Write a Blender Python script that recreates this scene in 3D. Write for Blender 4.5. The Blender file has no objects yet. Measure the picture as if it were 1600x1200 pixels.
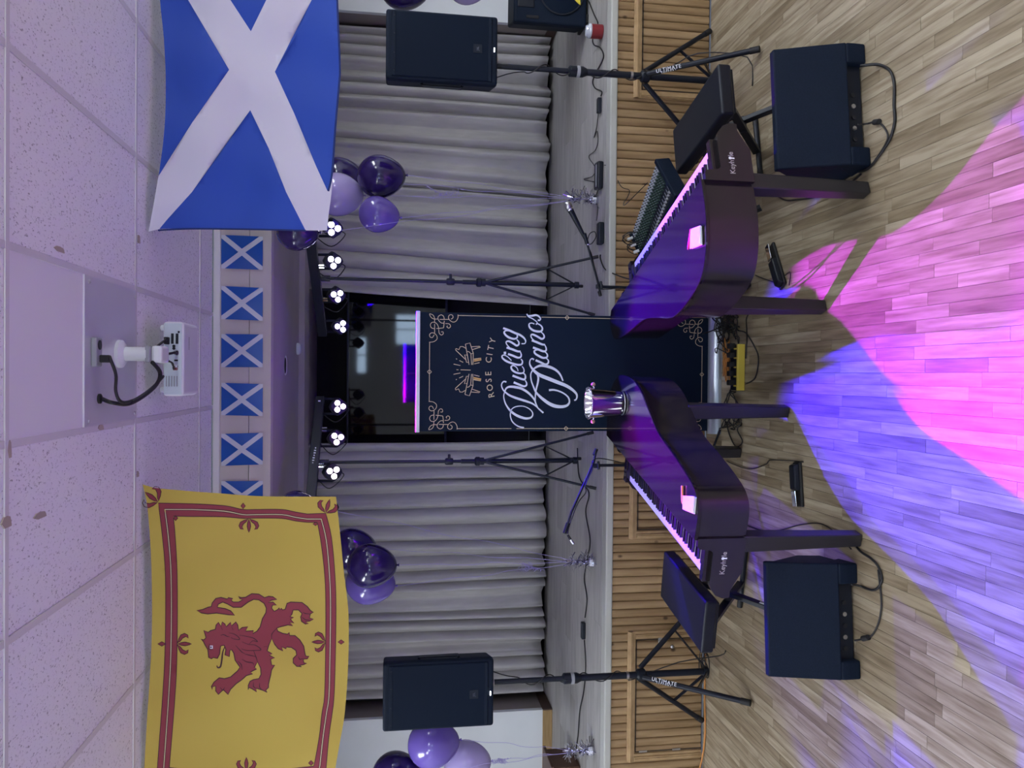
import bpy, bmesh, math, random
from mathutils import Vector, Matrix, geometry
random.seed(7)
SC = bpy.context.scene
COL = SC.collection
# ------------------------------------------------------------------ camera
CAM_H = 2.25
FPX, PITCH, YAW, ROLL = 1223.66, 0.15157, -0.010814, 0.0072313
F = Vector((math.sin(YAW)*math.cos(PITCH), math.cos(YAW)*math.cos(PITCH), -math.sin(PITCH)))
_R = F.cross(Vector((0, 0, 1))).normalized()
_U = _R.cross(F)
RT = _R*math.cos(ROLL) + _U*math.sin(ROLL)
UP = _U*math.cos(ROLL) - _R*math.sin(ROLL)
EYE = Vector((0, 0, CAM_H))
cd = bpy.data.cameras.new('camera')
cam = bpy.data.objects.new('camera', cd)
COL.objects.link(cam)
cd.sensor_fit = 'HORIZONTAL'
cd.sensor_width = 36
cd.lens = FPX/1600*36
cd.clip_start = 0.05
m = Matrix((( -UP.x, RT.x, -F.x, EYE.x), (-UP.y, RT.y, -F.y, EYE.y), (-UP.z, RT.z, -F.z, EYE.z), (0, 0, 0, 1)))
cam.matrix_world = m           # the phone was held sideways: scene "up" is picture left
SC.camera = cam
# ------------------------------------------------------------------ world, exposure
w = bpy.data.worlds.new('world')
SC.world = w
w.use_nodes = True
w.node_tree.nodes['Background'].inputs[0].default_value = (0.55, 0.62, 0.8, 1)
w.node_tree.nodes['Background'].inputs[1].default_value = 0.15
SC.view_settings.view_transform = 'Standard'
SC.view_settings.look = 'None'
SC.view_settings.gamma = 1
SC.view_settings.use_curve_mapping = False
SC.view_settings.exposure = 0.25
SC.cycles.max_bounces = 5
SC.cycles.diffuse_bounces = 3
SC.cycles.light_sampling_threshold = 0.04
SC.cycles.glossy_bounces = 3
SC.cycles.transmission_bounces = 2
SC.cycles.caustics_reflective = False
SC.cycles.caustics_refractive = False
SC.cycles.use_adaptive_sampling = True
SC.cycles.adaptive_threshold = 0.06
TROFFER = 19.0        # radiance of the ceiling light panels out of frame
WINDOW = 9.0
PAR = 470.0          # watts of one stage par lamp


def spot(name, loc, target, color, power, angle, blend, parent=None, radius=0.025):
    ld = bpy.data.lights.new(name, 'SPOT')
    ld.energy = power
    ld.color = color
    ld.spot_size = math.radians(angle)
    ld.spot_blend = blend
    ld.shadow_soft_size = radius
    o = bpy.data.objects.new(name, ld)
    COL.objects.link(o)
    o.location = loc
    o.rotation_euler = (Vector(target) - Vector(loc)).to_track_quat('-Z', 'Y').to_euler()
    return o


# ------------------------------------------------------------------ helpers
def ray(x, y):
    return F + RT*((600 - y)/FPX) + UP*((800 - x)/FPX)


def pY(x, y, Y):
    d = ray(x, y)
    return EYE + d*(Y/d.y)


def pZ(x, y, z):
    d = ray(x, y)
    return EYE + d*((z - CAM_H)/d.z)


def V(*a):
    return Vector(a)


def catmull(pts, n=6, closed=False):
    P = [Vector(p) for p in pts]
    if len(P) < 3:
        return P
    out = []
    N = len(P)
    rng = range(N if closed else N-1)
    for i in rng:
        if closed:
            p0, p1, p2, p3 = P[i-1], P[i], P[(i+1) % N], P[(i+2) % N]
        else:
            p0 = P[max(i-1, 0)]
            p1 = P[i]
            p2 = P[i+1]
            p3 = P[min(i+2, N-1)]
        for k in range(n):
            t = k/n
            out.append(0.5*((2*p1) + (p2-p0)*t + (2*p0-5*p1+4*p2-p3)*t*t + (3*p1-p0-3*p2+p3)*t**3))
    if not closed:
        out.append(P[-1])
    return out


class MB:
    def __init__(s):
        s.v = []
        s.f = []
        s.attr = []

    def add(s, vs, fs, a=None):
        o = len(s.v)
        s.v += [tuple(v) for v in vs]
        s.f += [tuple(i+o for i in f) for f in fs]
        if a is not None:
            s.attr += [a]*len(vs)
        return s

    def box(s, c, size, M=None, a=None, taper=1.0):
        x, y, z = [k/2 for k in size]
        vs = []
        for dz in (-1, 1):
            k = taper if dz > 0 else 1
            for dx, dy in ((-1, -1), (1, -1), (1, 1), (-1, 1)):
                p = Vector((dx*x*k, dy*y*k, dz*z))
                if M is not None:
                    p = M @ p
                vs.append(p + Vector(c))
        return s.add(vs, [(3, 2, 1, 0), (4, 5, 6, 7), (0, 1, 5, 4), (1, 2, 6, 5), (2, 3, 7, 6), (3, 0, 4, 7)], a)

    def box2(s, lo, hi, a=None):
        lo = Vector(lo)
        hi = Vector(hi)
        return s.box((lo+hi)/2, hi-lo, None, a)

    def bar(s, p0, p1, wd, ht, up=(0, 0, 1), w1=None, h1=None):
        p0 = Vector(p0)
        p1 = Vector(p1)
        d = (p1-p0).normalized()
        u = Vector(up)
        sd = d.cross(u)
        if sd.length < 1e-4:
            sd = d.cross(Vector((0, 1, 0)))
        sd.normalize()
        u = sd.cross(d)
        vs = []
        for p, a, b in ((p0, wd, ht), (p1, w1 or wd, h1 or ht)):
            for i, j in ((-1, -1), (1, -1), (1, 1), (-1, 1)):
                vs.append(p + sd*i*a/2 + u*j*b/2)
        return s.add(vs, [(0, 1, 2, 3), (7, 6, 5, 4), (0, 4, 5, 1), (1, 5, 6, 2), (2, 6, 7, 3), (3, 7, 4, 0)])

    def tube(s, pts, r, n=8, cap=True):
        P = [Vector(p) for p in pts]
        rs = r if isinstance(r, (list, tuple)) else [r]*len(P)
        d0 = (P[1]-P[0]).normalized()
        ref = Vector((0, 0, 1)) if abs(d0.z) < .9 else Vector((1, 0, 0))
        u = d0.cross(ref).normalized()
        vs = []
        for i, p in enumerate(P):
            if i == 0:
                d = P[1]-P[0]
            elif i == len(P)-1:
                d = P[-1]-P[-2]
            else:
                d = P[i+1]-P[i-1]
            if d.length < 1e-9:
                d = d0
            d = d.normalized()
            u = (u - d*u.dot(d))
            if u.length < 1e-6:
                u = d.orthogonal()
            u.normalize()
            q = d.cross(u)
            for k in range(n):
                a = 2*math.pi*k/n
                vs.append(p + (u*math.cos(a)+q*math.sin(a))*rs[i])
        fs = []
        for i in range(len(P)-1):
            for k in range(n):
                k2 = (k+1) % n
                fs.append((i*n+k, i*n+k2, (i+1)*n+k2, (i+1)*n+k))
        if cap:
            fs.append(tuple(range(n-1, -1, -1)))
            fs.append(tuple((len(P)-1)*n+k for k in range(n)))
        return s.add(vs, fs)

    def lathe(s, prof, n=24, c=(0, 0, 0), M=None, cap=True):
        vs = []
        c = Vector(c)
        for r, z in prof:
            for k in range(n):
                a = 2*math.pi*k/n
                p = Vector((r*math.cos(a), r*math.sin(a), z))
                if M is not None:
                    p = M @ p
                vs.append(p+c)
        fs = []
        for i in range(len(prof)-1):
            for k in range(n):
                k2 = (k+1) % n
                fs.append((i*n+k, i*n+k2, (i+1)*n+k2, (i+1)*n+k))
        if cap:
            fs.append(tuple(range(n-1, -1, -1)))
            fs.append(tuple((len(prof)-1)*n+k for k in range(n)))
        return s.add(vs, fs)

    def prism(s, poly, z0, z1, M=None, c=(0, 0, 0)):
        """extrude a 2D polygon (x,y) from z0 to z1, M maps local to world"""
        n = len(poly)
        vs = []
        for z in (z0, z1):
            for x, y in poly:
                p = Vector((x, y, z))
                if M is not None:
                    p = M @ p
                vs.append(p+Vector(c))
        fs = [tuple(range(n-1, -1, -1)), tuple(range(n, 2*n))]
        fs += [(i, (i+1) % n, n+(i+1) % n, n+i) for i in range(n)]
        return s.add(vs, fs)

    def mesh(s, name, smooth=False):
        me = bpy.data.meshes.new(name)
        me.from_pydata(s.v, [], s.f)
        if s.attr:
            at = me.attributes.new('rnd', 'FLOAT', 'POINT')
            at.data.foreach_set('value', s.attr)
        bm = bmesh.new()
        bm.from_mesh(me)
        bmesh.ops.recalc_face_normals(bm, faces=bm.faces)
        bm.to_mesh(me)
        bm.free()
        if smooth:
            me.shade_smooth()
        me.update()
        return me

    def build(s, name, mat, parent=None, smooth=False, bevel=0, seg=2, world=False, kind=None, auto=None):
        me = s.mesh(name, smooth)
        if world and parent is not None:
            me.transform(rootmat(parent).inverted())
        o = bpy.data.objects.new(name, me)
        COL.objects.link(o)
        if mat is not None:
            me.materials.append(mat)
        if parent is not None:
            o.parent = parent
        if bevel:
            b = o.modifiers.new('bevel', 'BEVEL')
            b.width = bevel
            b.segments = seg
            b.limit_method = 'ANGLE'
            b.angle_limit = math.radians(35)
        if auto:
            for p in me.polygons:
                p.use_smooth = True
            me.set_sharp_from_angle(angle=math.radians(auto))
        if kind:
            o['kind'] = kind
        return o


def rootmat(o):
    M = Matrix.Translation(o.location) @ o.rotation_euler.to_matrix().to_4x4()
    if o.parent:
        return rootmat(o.parent) @ M
    return M


def thing(name, label, cat, loc=(0, 0, 0), rz=0, group=None):
    o = bpy.data.objects.new(name, None)
    COL.objects.link(o)
    o.empty_display_size = .05
    o.location = loc
    o.rotation_euler = (0, 0, rz)
    o['label'] = label
    o['category'] = cat
    if group:
        o['group'] = group
    return o


def tag(o, label, cat, group=None):
    o['label'] = label
    o['category'] = cat
    if group:
        o['group'] = group
    return o


def structure(o, label=None):
    o['kind'] = 'structure'
    if label:
        o['label'] = label
    return o


FONTS = []


def text(name, body, size, mat, parent, origin, right, up, world=True, spacing=1.0, align='CENTER', depth=0.0008, shear=0):
    cu = bpy.data.curves.new(name, 'FONT')
    cu.body = body
    cu.size = size
    cu.align_x = align
    cu.align_y = 'CENTER'
    cu.space_character = spacing
    cu.extrude = depth
    cu.shear = shear
    cu.resolution_u = 3
    cu.materials.append(mat)
    o = bpy.data.objects.new(name, cu)
    FONTS.append(o)
    COL.objects.link(o)
    r = Vector(right).normalized()
    u = Vector(up)
    u = (u - r*u.dot(r)).normalized()
    n = r.cross(u)
    M = Matrix(((r.x, u.x, n.x, origin[0]), (r.y, u.y, n.y, origin[1]), (r.z, u.z, n.z, origin[2]), (0, 0, 0, 1)))
    if parent is not None:
        o.parent = parent
        if world:
            M = rootmat(parent).inverted() @ M
    o.matrix_basis = M
    return o


# ------------------------------------------------------------------ materials
def mat(name, color, rough=.5, metal=0, spec=.5, emit=None, estr=0, coat=0, trans=0, sheen=0):
    m = bpy.data.materials.new(name)
    m.use_nodes = True
    b = m.node_tree.nodes['Principled BSDF']
    b.inputs['Base Color'].default_value = (*color, 1)
    b.inputs['Roughness'].default_value = rough
    b.inputs['Metallic'].default_value = metal
    b.inputs['Specular IOR Level'].default_value = spec
    b.inputs['Coat Weight'].default_value = coat
    b.inputs['Sheen Weight'].default_value = sheen
    if emit:
        b.inputs['Emission Color'].default_value = (*emit, 1)
        b.inputs['Emission Strength'].default_value = estr
    m.diffuse_color = (*color, 1)
    return m


def nodes(m):
    return m.node_tree.nodes, m.node_tree.links, m.node_tree.nodes['Principled BSDF']


def noise_mat(name, c1, c2, scale=(1, 1, 1), nscale=5, rough=.5, detail=6, bump=0, attr=False, c3=None, spec=.5, lo=.3, hi=.7, metal=0, var=.35, coat=0):
    m = mat(name, c1, rough, metal, spec, coat=coat)
    N, L, b = nodes(m)
    tc = N.new('ShaderNodeTexCoord')
    mp = N.new('ShaderNodeMapping')
    mp.inputs['Scale'].default_value = scale
    L.new(tc.outputs['Object'], mp.inputs['Vector'])
    nz = N.new('ShaderNodeTexNoise')
    nz.inputs['Scale'].default_value = nscale
    nz.inputs['Detail'].default_value = detail
    vec = mp.outputs[0]
    if attr:
        at = N.new('ShaderNodeAttribute')
        at.attribute_name = 'rnd'
        ad = N.new('ShaderNodeVectorMath')
        ad.operation = 'ADD'
        mu = N.new('ShaderNodeVectorMath')
        mu.operation = 'SCALE'
        mu.inputs[0].default_value = (37, 91, 53)
        L.new(at.outputs['Fac'], mu.inputs['Scale'])
        L.new(vec, ad.inputs[0])
        L.new(mu.outputs[0], ad.inputs[1])
        vec = ad.outputs[0]
    L.new(vec, nz.inputs['Vector'])
    cr = N.new('ShaderNodeValToRGB')
    cr.color_ramp.elements[0].position = lo
    cr.color_ramp.elements[1].position = hi
    cr.color_ramp.elements[0].color = (*c1, 1)
    cr.color_ramp.elements[1].color = (*c2, 1)
    L.new(nz.outputs['Fac'], cr.inputs[0])
    out = cr.outputs[0]
    if attr:
        mx = N.new('ShaderNodeMix')
        mx.data_type = 'RGBA'
        mx.blend_type = 'MULTIPLY'
        mx.inputs[0].default_value = 1
        c = N.new('ShaderNodeValToRGB')
        c.color_ramp.elements[0].color = (1-var, 1-var*1.1, 1-var*1.25, 1)
        c.color_ramp.elements[1].color = (1.0, 1.0, 1.0, 1)
        L.new(at.outputs['Fac'], c.inputs[0])
        L.new(out, mx.inputs[6])
        L.new(c.outputs[0], mx.inputs[7])
        out = mx.outputs[2]
    L.new(out, b.inputs['Base Color'])
    if bump:
        bp = N.new('ShaderNodeBump')
        bp.inputs['Strength'].default_value = bump
        bp.inputs['Distance'].default_value = .002
        L.new(nz.outputs['Fac'], bp.inputs['Height'])
        L.new(bp.outputs[0], b.inputs['Normal'])
    return m


M_FLOOR = noise_mat('maple_strip', (.225, .172, .105), (.455, .388, .282), (14, 1.1, 1), 3.0, .42, 8, .05, True, spec=.4, lo=.28, hi=.62, var=.42)
M_UNDER = mat('dark_subfloor', (.035, .025, .018), .9)
M_PINE = noise_mat('pine_board', (.29, .182, .09), (.45, .31, .168), (10, 10, .9), 3.2, .45, 7, .05, True, spec=.35, lo=.3, hi=.7, var=.30)
def knots(m):
    N, L, b = nodes(m)
    tc = N.new('ShaderNodeTexCoord')
    mp = N.new('ShaderNodeMapping')
    mp.inputs['Scale'].default_value = (5.2, 5.2, 3.4)
    L.new(tc.outputs['Object'], mp.inputs[0])
    vo = N.new('ShaderNodeTexVoronoi')
    vo.inputs['Scale'].default_value = 1.25
    L.new(mp.outputs[0], vo.inputs['Vector'])
    cr = N.new('ShaderNodeValToRGB')
    cr.color_ramp.elements[0].position = .05
    cr.color_ramp.elements[0].color = (.16, .12, .10, 1)
    cr.color_ramp.elements[1].position = .105
    cr.color_ramp.elements[1].color = (1, 1, 1, 1)
    L.new(vo.outputs['Distance'], cr.inputs[0])
    mx = N.new('ShaderNodeMix')
    mx.data_type = 'RGBA'
    mx.blend_type = 'MULTIPLY'
    mx.inputs[0].default_value = .85
    old = b.inputs['Base Color'].links[0].from_socket
    L.new(old, mx.inputs[6])
    L.new(cr.outputs[0], mx.inputs[7])
    L.new(mx.outputs[2], b.inputs['Base Color'])


knots(M_PINE)
M_PINETRIM = noise_mat('pine_moulding', (.34, .22, .105), (.47, .32, .17), (6, 6, 6), 2.5, .4, 6, 0, spec=.4)
M_STAGE = noise_mat('grey_laminate', (.34, .33, .325), (.50, .49, .48), (1.2, 12, 1), 2.6, .45, 7, 0, True, spec=.4, var=.22)
M_NOSE = mat('stage_nosing', (.44, .44, .41), .5)
M_WALL = noise_mat('white_wall_paint', (.72, .74, .75), (.76, .78, .79), (1, 1, 1), 3, .7, 3)
M_TAUPE = noise_mat('taupe_jamb_paint', (.25, .215, .20), (.28, .24, .225), (1, 1, 1), 4, .6, 3)
M_BEAM = noise_mat('cream_beam_board', (.55, .50, .475), (.58, .53, .505), (1, 1, 1), 4, .65, 3)
M_SOFFIT = noise_mat('grey_soffit', (.40, .36, .345), (.43, .39, .375), (1, 1, 1), 4, .7, 3)
M_OAKTRIM = noise_mat('oak_baseboard', (.30, .19, .08), (.42, .28, .13), (3, 30, 30), 2, .45, 6)
M_DKTRIM = mat('dark_brown_baseboard', (.07, .04, .028), .5)
M_SHADE = mat('shade_black', (.006, .006, .008), .8)  # near-black colour paints in the darkness of the backstage and hollows
M_GRID = mat('ceiling_grid_white', (.68, .67, .67), .5)
M_PANEL = mat('smooth_white_panel', (.82, .82, .84), .55)
M_PLATE = mat('brushed_aluminium_plate', (.74, .74, .78), .40, .5)


def tile_mat():
    m = mat('mineral_fibre_tile', (.72, .70, .70), .85)
    N, L, b = nodes(m)
    tc = N.new('ShaderNodeTexCoord')
    n1 = N.new('ShaderNodeTexNoise')
    n1.inputs['Scale'].default_value = 120
    n1.inputs['Detail'].default_value = 3
    n1.inputs['Roughness'].default_value = .65
    mp = N.new('ShaderNodeMapping')
    mp.inputs['Scale'].default_value = (1.0, .55, 1)
    L.new(tc.outputs['Object'], mp.inputs[0])
    L.new(mp.outputs[0], n1.inputs['Vector'])
    cr = N.new('ShaderNodeValToRGB')
    cr.color_ramp.elements[0].position = .30
    cr.color_ramp.elements[0].color = (.30, .29, .30, 1)
    cr.color_ramp.elements[1].position = .42
    cr.color_ramp.elements[1].color = (.86, .86, .88, 1)
    L.new(n1.outputs['Fac'], cr.inputs[0])
    L.new(cr.outputs[0], b.inputs['Base Color'])
    bp = N.new('ShaderNodeBump')
    bp.inputs['Strength'].default_value = .25
    bp.inputs['Distance'].default_value = .003
    L.new(n1.outputs['Fac'], bp.inputs['Height'])
    L.new(bp.outputs[0], b.inputs['Normal'])
    return m


M_TILE = tile_mat()
M_CURTAIN = noise_mat('taupe_curtain_cloth', (.44, .42, .415), (.50, .48, .475), (4, 4, 1), 6, .85, 4, 0)
M_GLOSS = mat('gloss_black_piano', (.011, .007, .010), .06, 0, .42)
M_SATIN = mat('satin_black_side', (.012, .010, .012), .16, 0, .55)
M_LEG = mat('piano_leg_black', (.016, .015, .018), .32, 0, .5)
M_PLASTIC = mat('black_plastic', (.005, .008, .016), .45, 0, .35)
M_CAB = noise_mat('textured_speaker_black', (.003, .008, .019), (.006, .012, .027), (1, 1, 1), 160, .62, 2, .2, spec=.15)
M_GRILLE = mat('speaker_grille', (.002, .007, .019), .65, 0, .13)
M_METALB = mat('black_powder_coat', (.005, .008, .017), .4, 0, .35)
M_RUBBER = mat('black_rubber', (.01, .01, .012), .65)
M_CABLE = mat('black_cable', (.008, .008, .011), .45)
M_CHROME = mat('chrome', (.85, .86, .9), .06, 1)
M_STEEL = mat('brushed_steel', (.5, .5, .52), .3, 1)
M_GREYPL = mat('grey_plastic', (.30, .31, .34), .4)
M_WHITEPL = mat('white_plastic', (.70, .72, .75), .35)
M_WHITEKEY = mat('white_key', (.78, .78, .80), .25)
M_BLACKKEY = mat('black_key', (.008, .008, .01), .2)
M_VINYL = mat('black_vinyl', (.005, .007, .015), .4, 0, .35)
M_WHITEINK = mat('white_ink', (.78, .80, .86), .6)
M_LILACINK = mat('pale_lilac_ink', (.70, .74, .92), .6)
M_GOLDINK = mat('pale_gold_ink', (.62, .50, .36), .6)
M_AMBERINK = mat('amber_ink', (.60, .36, .12), .6)
M_PANELINK = mat('dull_panel_ink', (.40, .36, .38), .5)
M_BADGEINK = mat('badge_ink', (.06, .07, .10), .6)
M_BANNER = mat('navy_black_banner', (.003, .010, .028), .6, 0, .15)
M_SILVER = mat('silver_anodised', (.55, .60, .68), .3, .7)
M_BLUE = mat('flag_blue', (.012, .062, .40), .75, sheen=.2)
M_FWHITE = mat('flag_white', (.62, .60, .70), .75)
M_FYELLOW = mat('flag_yellow', (.50, .37, .06), .75)
M_FRED = mat('flag_red', (.25, .033, .050), .75)
M_FCREAM = mat('flag_cream_stripe', (.58, .50, .30), .75)
M_FLINE = mat('flag_outline', (.05, .012, .02), .75)
M_PAPERB = mat('paper_blue', (.006, .085, .40), .35)
M_PAPERW = mat('paper_white', (.62, .64, .72), .35)
M_RED = mat('dark_red_plastic', (.20, .012, .018), .35)
M_YELLOW = mat('yellow_plastic', (.70, .55, .08), .4)
M_ORANGE = mat('orange_cord', (.55, .23, .05), .5)
M_REDPEN = mat('red_pen', (.75, .05, .04), .4)
M_ORPEN = mat('orange_pen', (.85, .30, .08), .4)
M_PAPER = mat('note_paper', (.80, .80, .80), .7)
M_WOODBR = mat('brown_wood', (.09, .04, .022), .45)
M_COPPER = mat('wood_knob', (.55, .30, .22), .4)
M_BAL_D = mat('balloon_dark', (.020, .008, .105), .14, 0, .6, coat=.3)
M_BAL_M = mat('balloon_mid', (.15, .10, .44), .16, 0, .6, coat=.3)
M_BAL_P = mat('balloon_pale', (.43, .36, .68), .18, 0, .6, coat=.3)
M_RIBBON = mat('lilac_ribbon', (.35, .30, .62), .3)
M_FOIL = mat('foil_silver', (.80, .80, .92), .12, 1)
M_GLASS = mat('smoked_glass', (.005, .005, .008), .04, 0, .5)
M_CLEAR = mat('clear_lid', (.65, .68, .75), .08, .3)
M_KNOBG = mat('mixer_knob_green', (.03, .06, .05), .4)
M_KNOBW = mat('mixer_knob_white', (.36, .38, .45), .4)
M_STICKER = mat('yellow_sticker', (.75, .60, .05), .5)
M_LAMPW = mat('lamp_lens_violet', (.9, .9, .9), .3, emit=(.80, .72, 1.0), estr=7)
M_LAMPP = mat('lamp_lens_pink', (.9, .9, .9), .3, emit=(1.0, .78, .98), estr=7)
M_LEDW = mat('white_indicator', (.9, .9, .9), .3, emit=(.9, .95, 1), estr=3)
M_TROFFER = mat('light_diffuser', (.9, .9, .9), .5, emit=(.87, .93, 1.0), estr=TROFFER)
M_WINDOW = mat('daylight_pane', (.6, .7, .9), .3, emit=(.55, .75, 1.0), estr=WINDOW)
for m_ in (M_LAMPW, M_LAMPP, M_LEDW, M_WINDOW):
    m_.cycles.emission_sampling = 'NONE'
M_STAIN = mat('water_stain', (.42, .36, .30), .8)

# ------------------------------------------------------------------ structure
STAGE_Y, STAGE_Z, CEIL, BEAM_Z = 5.397, 0.741, 3.417, 3.05
WALLX, REAR_Y = 5.2, -6.0
WALL_Y, CURT_Y, BACK_Y = 7.2, 7.5, 8.6

fl = MB().box2((-WALLX, REAR_Y, -.06), (WALLX, STAGE_Y, -.022)).build('floor', M_UNDER)
structure(fl, 'pale maple strip floor running towards the stage')
# maple strips, each its own piece; the 300 that show largest are single planks
planks = []
PW = .057
ni = int(3.4/PW)
for i in range(-ni, ni+1):
    x = i*PW
    y = 1.9 - random.random()*.9
    while y < STAGE_Y:
        ln = random.choice((.28, .4, .5, .62, .75, .9, 1.1))*random.uniform(.85, 1.15)
        y1 = min(y+ln, STAGE_Y-.004)
        if y1 - y > .03:
            planks.append((x, y, y1, random.random()))
        y += ln


def size_in_view(pl):
    x, y, y1, r = pl
    yc = max((y+y1)/2, 2.0)
    if y1 < 2.3 or abs(x) > .52*y1 + .1:
        return 0
    return (y1-max(y, 2.25))/yc**2.6


planks.sort(key=size_in_view, reverse=True)
rest = MB()
for k, (x, y, y1, r) in enumerate(planks):
    dz = random.uniform(-.0006, .0)
    lo = (x-PW/2+.0007, y+.0007, -.022)
    hi = (x+PW/2-.0007, y1-.0007, dz)
    if k < 300:
        MB().box2(lo, hi, r).build('plank', M_FLOOR, fl)
    else:
        rest.box2(lo, hi, r)
for i in list(range(-int(WALLX/PW)+1, -ni)) + list(range(ni+1, int(WALLX/PW))):
    y = REAR_Y
    while y < STAGE_Y:
        ln = random.uniform(.9, 1.8)
        rest.box2((i*PW-PW/2+.0007, y+.0007, -.022), (i*PW+PW/2-.0007, min(y+ln, STAGE_Y)-.0007, 0), random.random())
        y += ln
for i in range(-ni, ni+1):
    y = REAR_Y
    while y < 1.0:
        y1 = min(y+random.uniform(.8, 1.6), 1.0)
        rest.box2((i*PW-PW/2+.0007, y+.0007, -.022), (i*PW+PW/2-.0007, y1-.0007, 0), random.random())
        y = y1
# rows between 1.0 and the first detailed strip are covered by the detailed strips starting at 1.0-1.9
for i in range(-ni, ni+1):
    ys = [p[1] for p in planks if abs(p[0]-i*PW) < 1e-6]
    y0 = min(ys)
    if y0 > 1.0:
        rest.box2((i*PW-PW/2+.0007, 1.0007, -.022), (i*PW+PW/2-.0007, y0-.0007, 0), random.random())
rest.build('plank_field', M_FLOOR, fl, kind='stuff')

# stage front, beaded pine boards with framed access doors
sf = MB().box2((-WALLX, STAGE_Y+.02, 0), (WALLX, STAGE_Y+.06, STAGE_Z-.02)).build('wall_stage_front', M_DKTRIM)
structure(sf, 'knotty pine board front of the stage')
BW = .0585
doors = [(pY(1020, 155, STAGE_Y).x, 3.3), (pY(1020, 841, STAGE_Y).x, -.3), (pY(1020, 1187, STAGE_Y).x, pY(1020, 985, STAGE_Y).x)]     # access doors by x range
for i in range(int(-3.3/BW), int(3.3/BW)+1):
    x = i*BW
    prof = [(-BW/2+.001, .018), (-BW/2+.003, .007), (-BW/2+.012, .0015), (0, 0), (BW/2-.012, .0015), (BW/2-.003, .007), (BW/2-.001, .018)]
    n = len(prof)
    r = random.random()
    vs = [(x+a, STAGE_Y+b, z) for z in (.012, STAGE_Z-.05) for a, b in prof]
    fs = [(k, k+1, n+k+1, n+k) for k in range(n-1)] + [tuple(range(n, 2*n)), tuple(range(n-1, -1, -1)), (n-1, 0, n, 2*n-1)]
    MB().add(vs, fs, r).build('board', M_PINE, sf, smooth=False, auto=60)
for s in (-1, 1):
    MB().box2((min(s*3.33, s*WALLX), STAGE_Y, .012), (max(s*3.33, s*WALLX), STAGE_Y+.02, STAGE_Z-.05), .5).build('board_field', M_PINE, sf)


def moulding(x0, x1, z0, z1, vertical):
    b = MB()
    for o, d, wd in ((0, .012, .055), (.006, .022, .030), (.014, .028, .012)):
        if vertical:
            b.box2((x0+o, STAGE_Y-d, z0), (x0+o+wd, STAGE_Y+.004, z1))
        else:
            b.box2((x0, STAGE_Y-d, z1-o-wd), (x1, STAGE_Y+.004, z1-o))
    return b


for k, (x0, x1) in enumerate(doors):
    zt = pY(985, 600, STAGE_Y).z
    zi = zt-.062
    d = structure(moulding(x0, x1, 0, zt, False).build('trim_%d' % (k+1), M_PINETRIM, bevel=.003), 'pine moulding framing an access door in the stage front')
    for xx in (x0, x1-.055):
        moulding(xx, xx+.055, .012, zt-.05, True).build('side_moulding', M_PINETRIM, d, bevel=.003)
    # dark reveal line round the door leaf
    MB().box2((x0+.062, STAGE_Y-.0035, .012), (x0+.068, STAGE_Y+.002, zi)).box2((x1-.068, STAGE_Y-.0035, .012), (x1-.062, STAGE_Y+.002, zi)).box2((x0+.062, STAGE_Y-.0035, zi-.006), (x1-.062, STAGE_Y+.002, zi)).build('door_gap', M_UNDER, d)
    for zz in (.2, .45):
        MB().box2((x1-.078, STAGE_Y-.006, zz-.03), (x1-.066, STAGE_Y, zz+.03)).build('hinge', M_STEEL, d) if k != 2 else MB().box2((x0+.060, STAGE_Y-.006, zz-.03), (x0+.072, STAGE_Y, zz+.03)).build('hinge', M_STEEL, d)
    if k == 2:
        p = pY(1031, 1000, STAGE_Y)
        MB().box((p.x, STAGE_Y-.006, p.z), (.05, .012, .028)).build('latch', M_STEEL, d, bevel=.002)
        p = pY(1049, 1009, STAGE_Y)
        MB().lathe([(.006, 0), (.006, .012), (.014, .016), (.014, .024), (.005, .028)], 12, (p.x, STAGE_Y, p.z), Matrix.Rotation(math.pi/2, 3, 'X')).build('door_knob', M_STEEL, d, smooth=True)

# stage floor
st = MB().box2((-WALLX, STAGE_Y+.02, STAGE_Z-.04), (WALLX, BACK_Y, STAGE_Z-.012)).build('floor_stage', M_UNDER)
structure(st, 'grey laminate stage floor')
y = STAGE_Y+.10
row = 0
while y < CURT_Y+.1:
    x = -4.4 + (row % 3)*.43
    while x < 4.3:
        MB().box2((x+.0006, y+.0006, STAGE_Z-.012), (x+1.29-.0006, y+.193-.0006, STAGE_Z-random.random()*.0005), random.random()).build('stage_plank', M_STAGE, st)
        x += 1.29
    y += .193
    row += 1
MB().box2((-WALLX, CURT_Y+.1, STAGE_Z-.012), (WALLX, BACK_Y, STAGE_Z-.002), .3).build('backstage_floor', M_SHADE, st)
structure(MB().box2((-WALLX, STAGE_Y-.012, STAGE_Z-.052), (WALLX, STAGE_Y+.1, STAGE_Z+.001)).build('trim_9', M_NOSE, bevel=.01), 'pale nosing along the stage edge')

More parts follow.
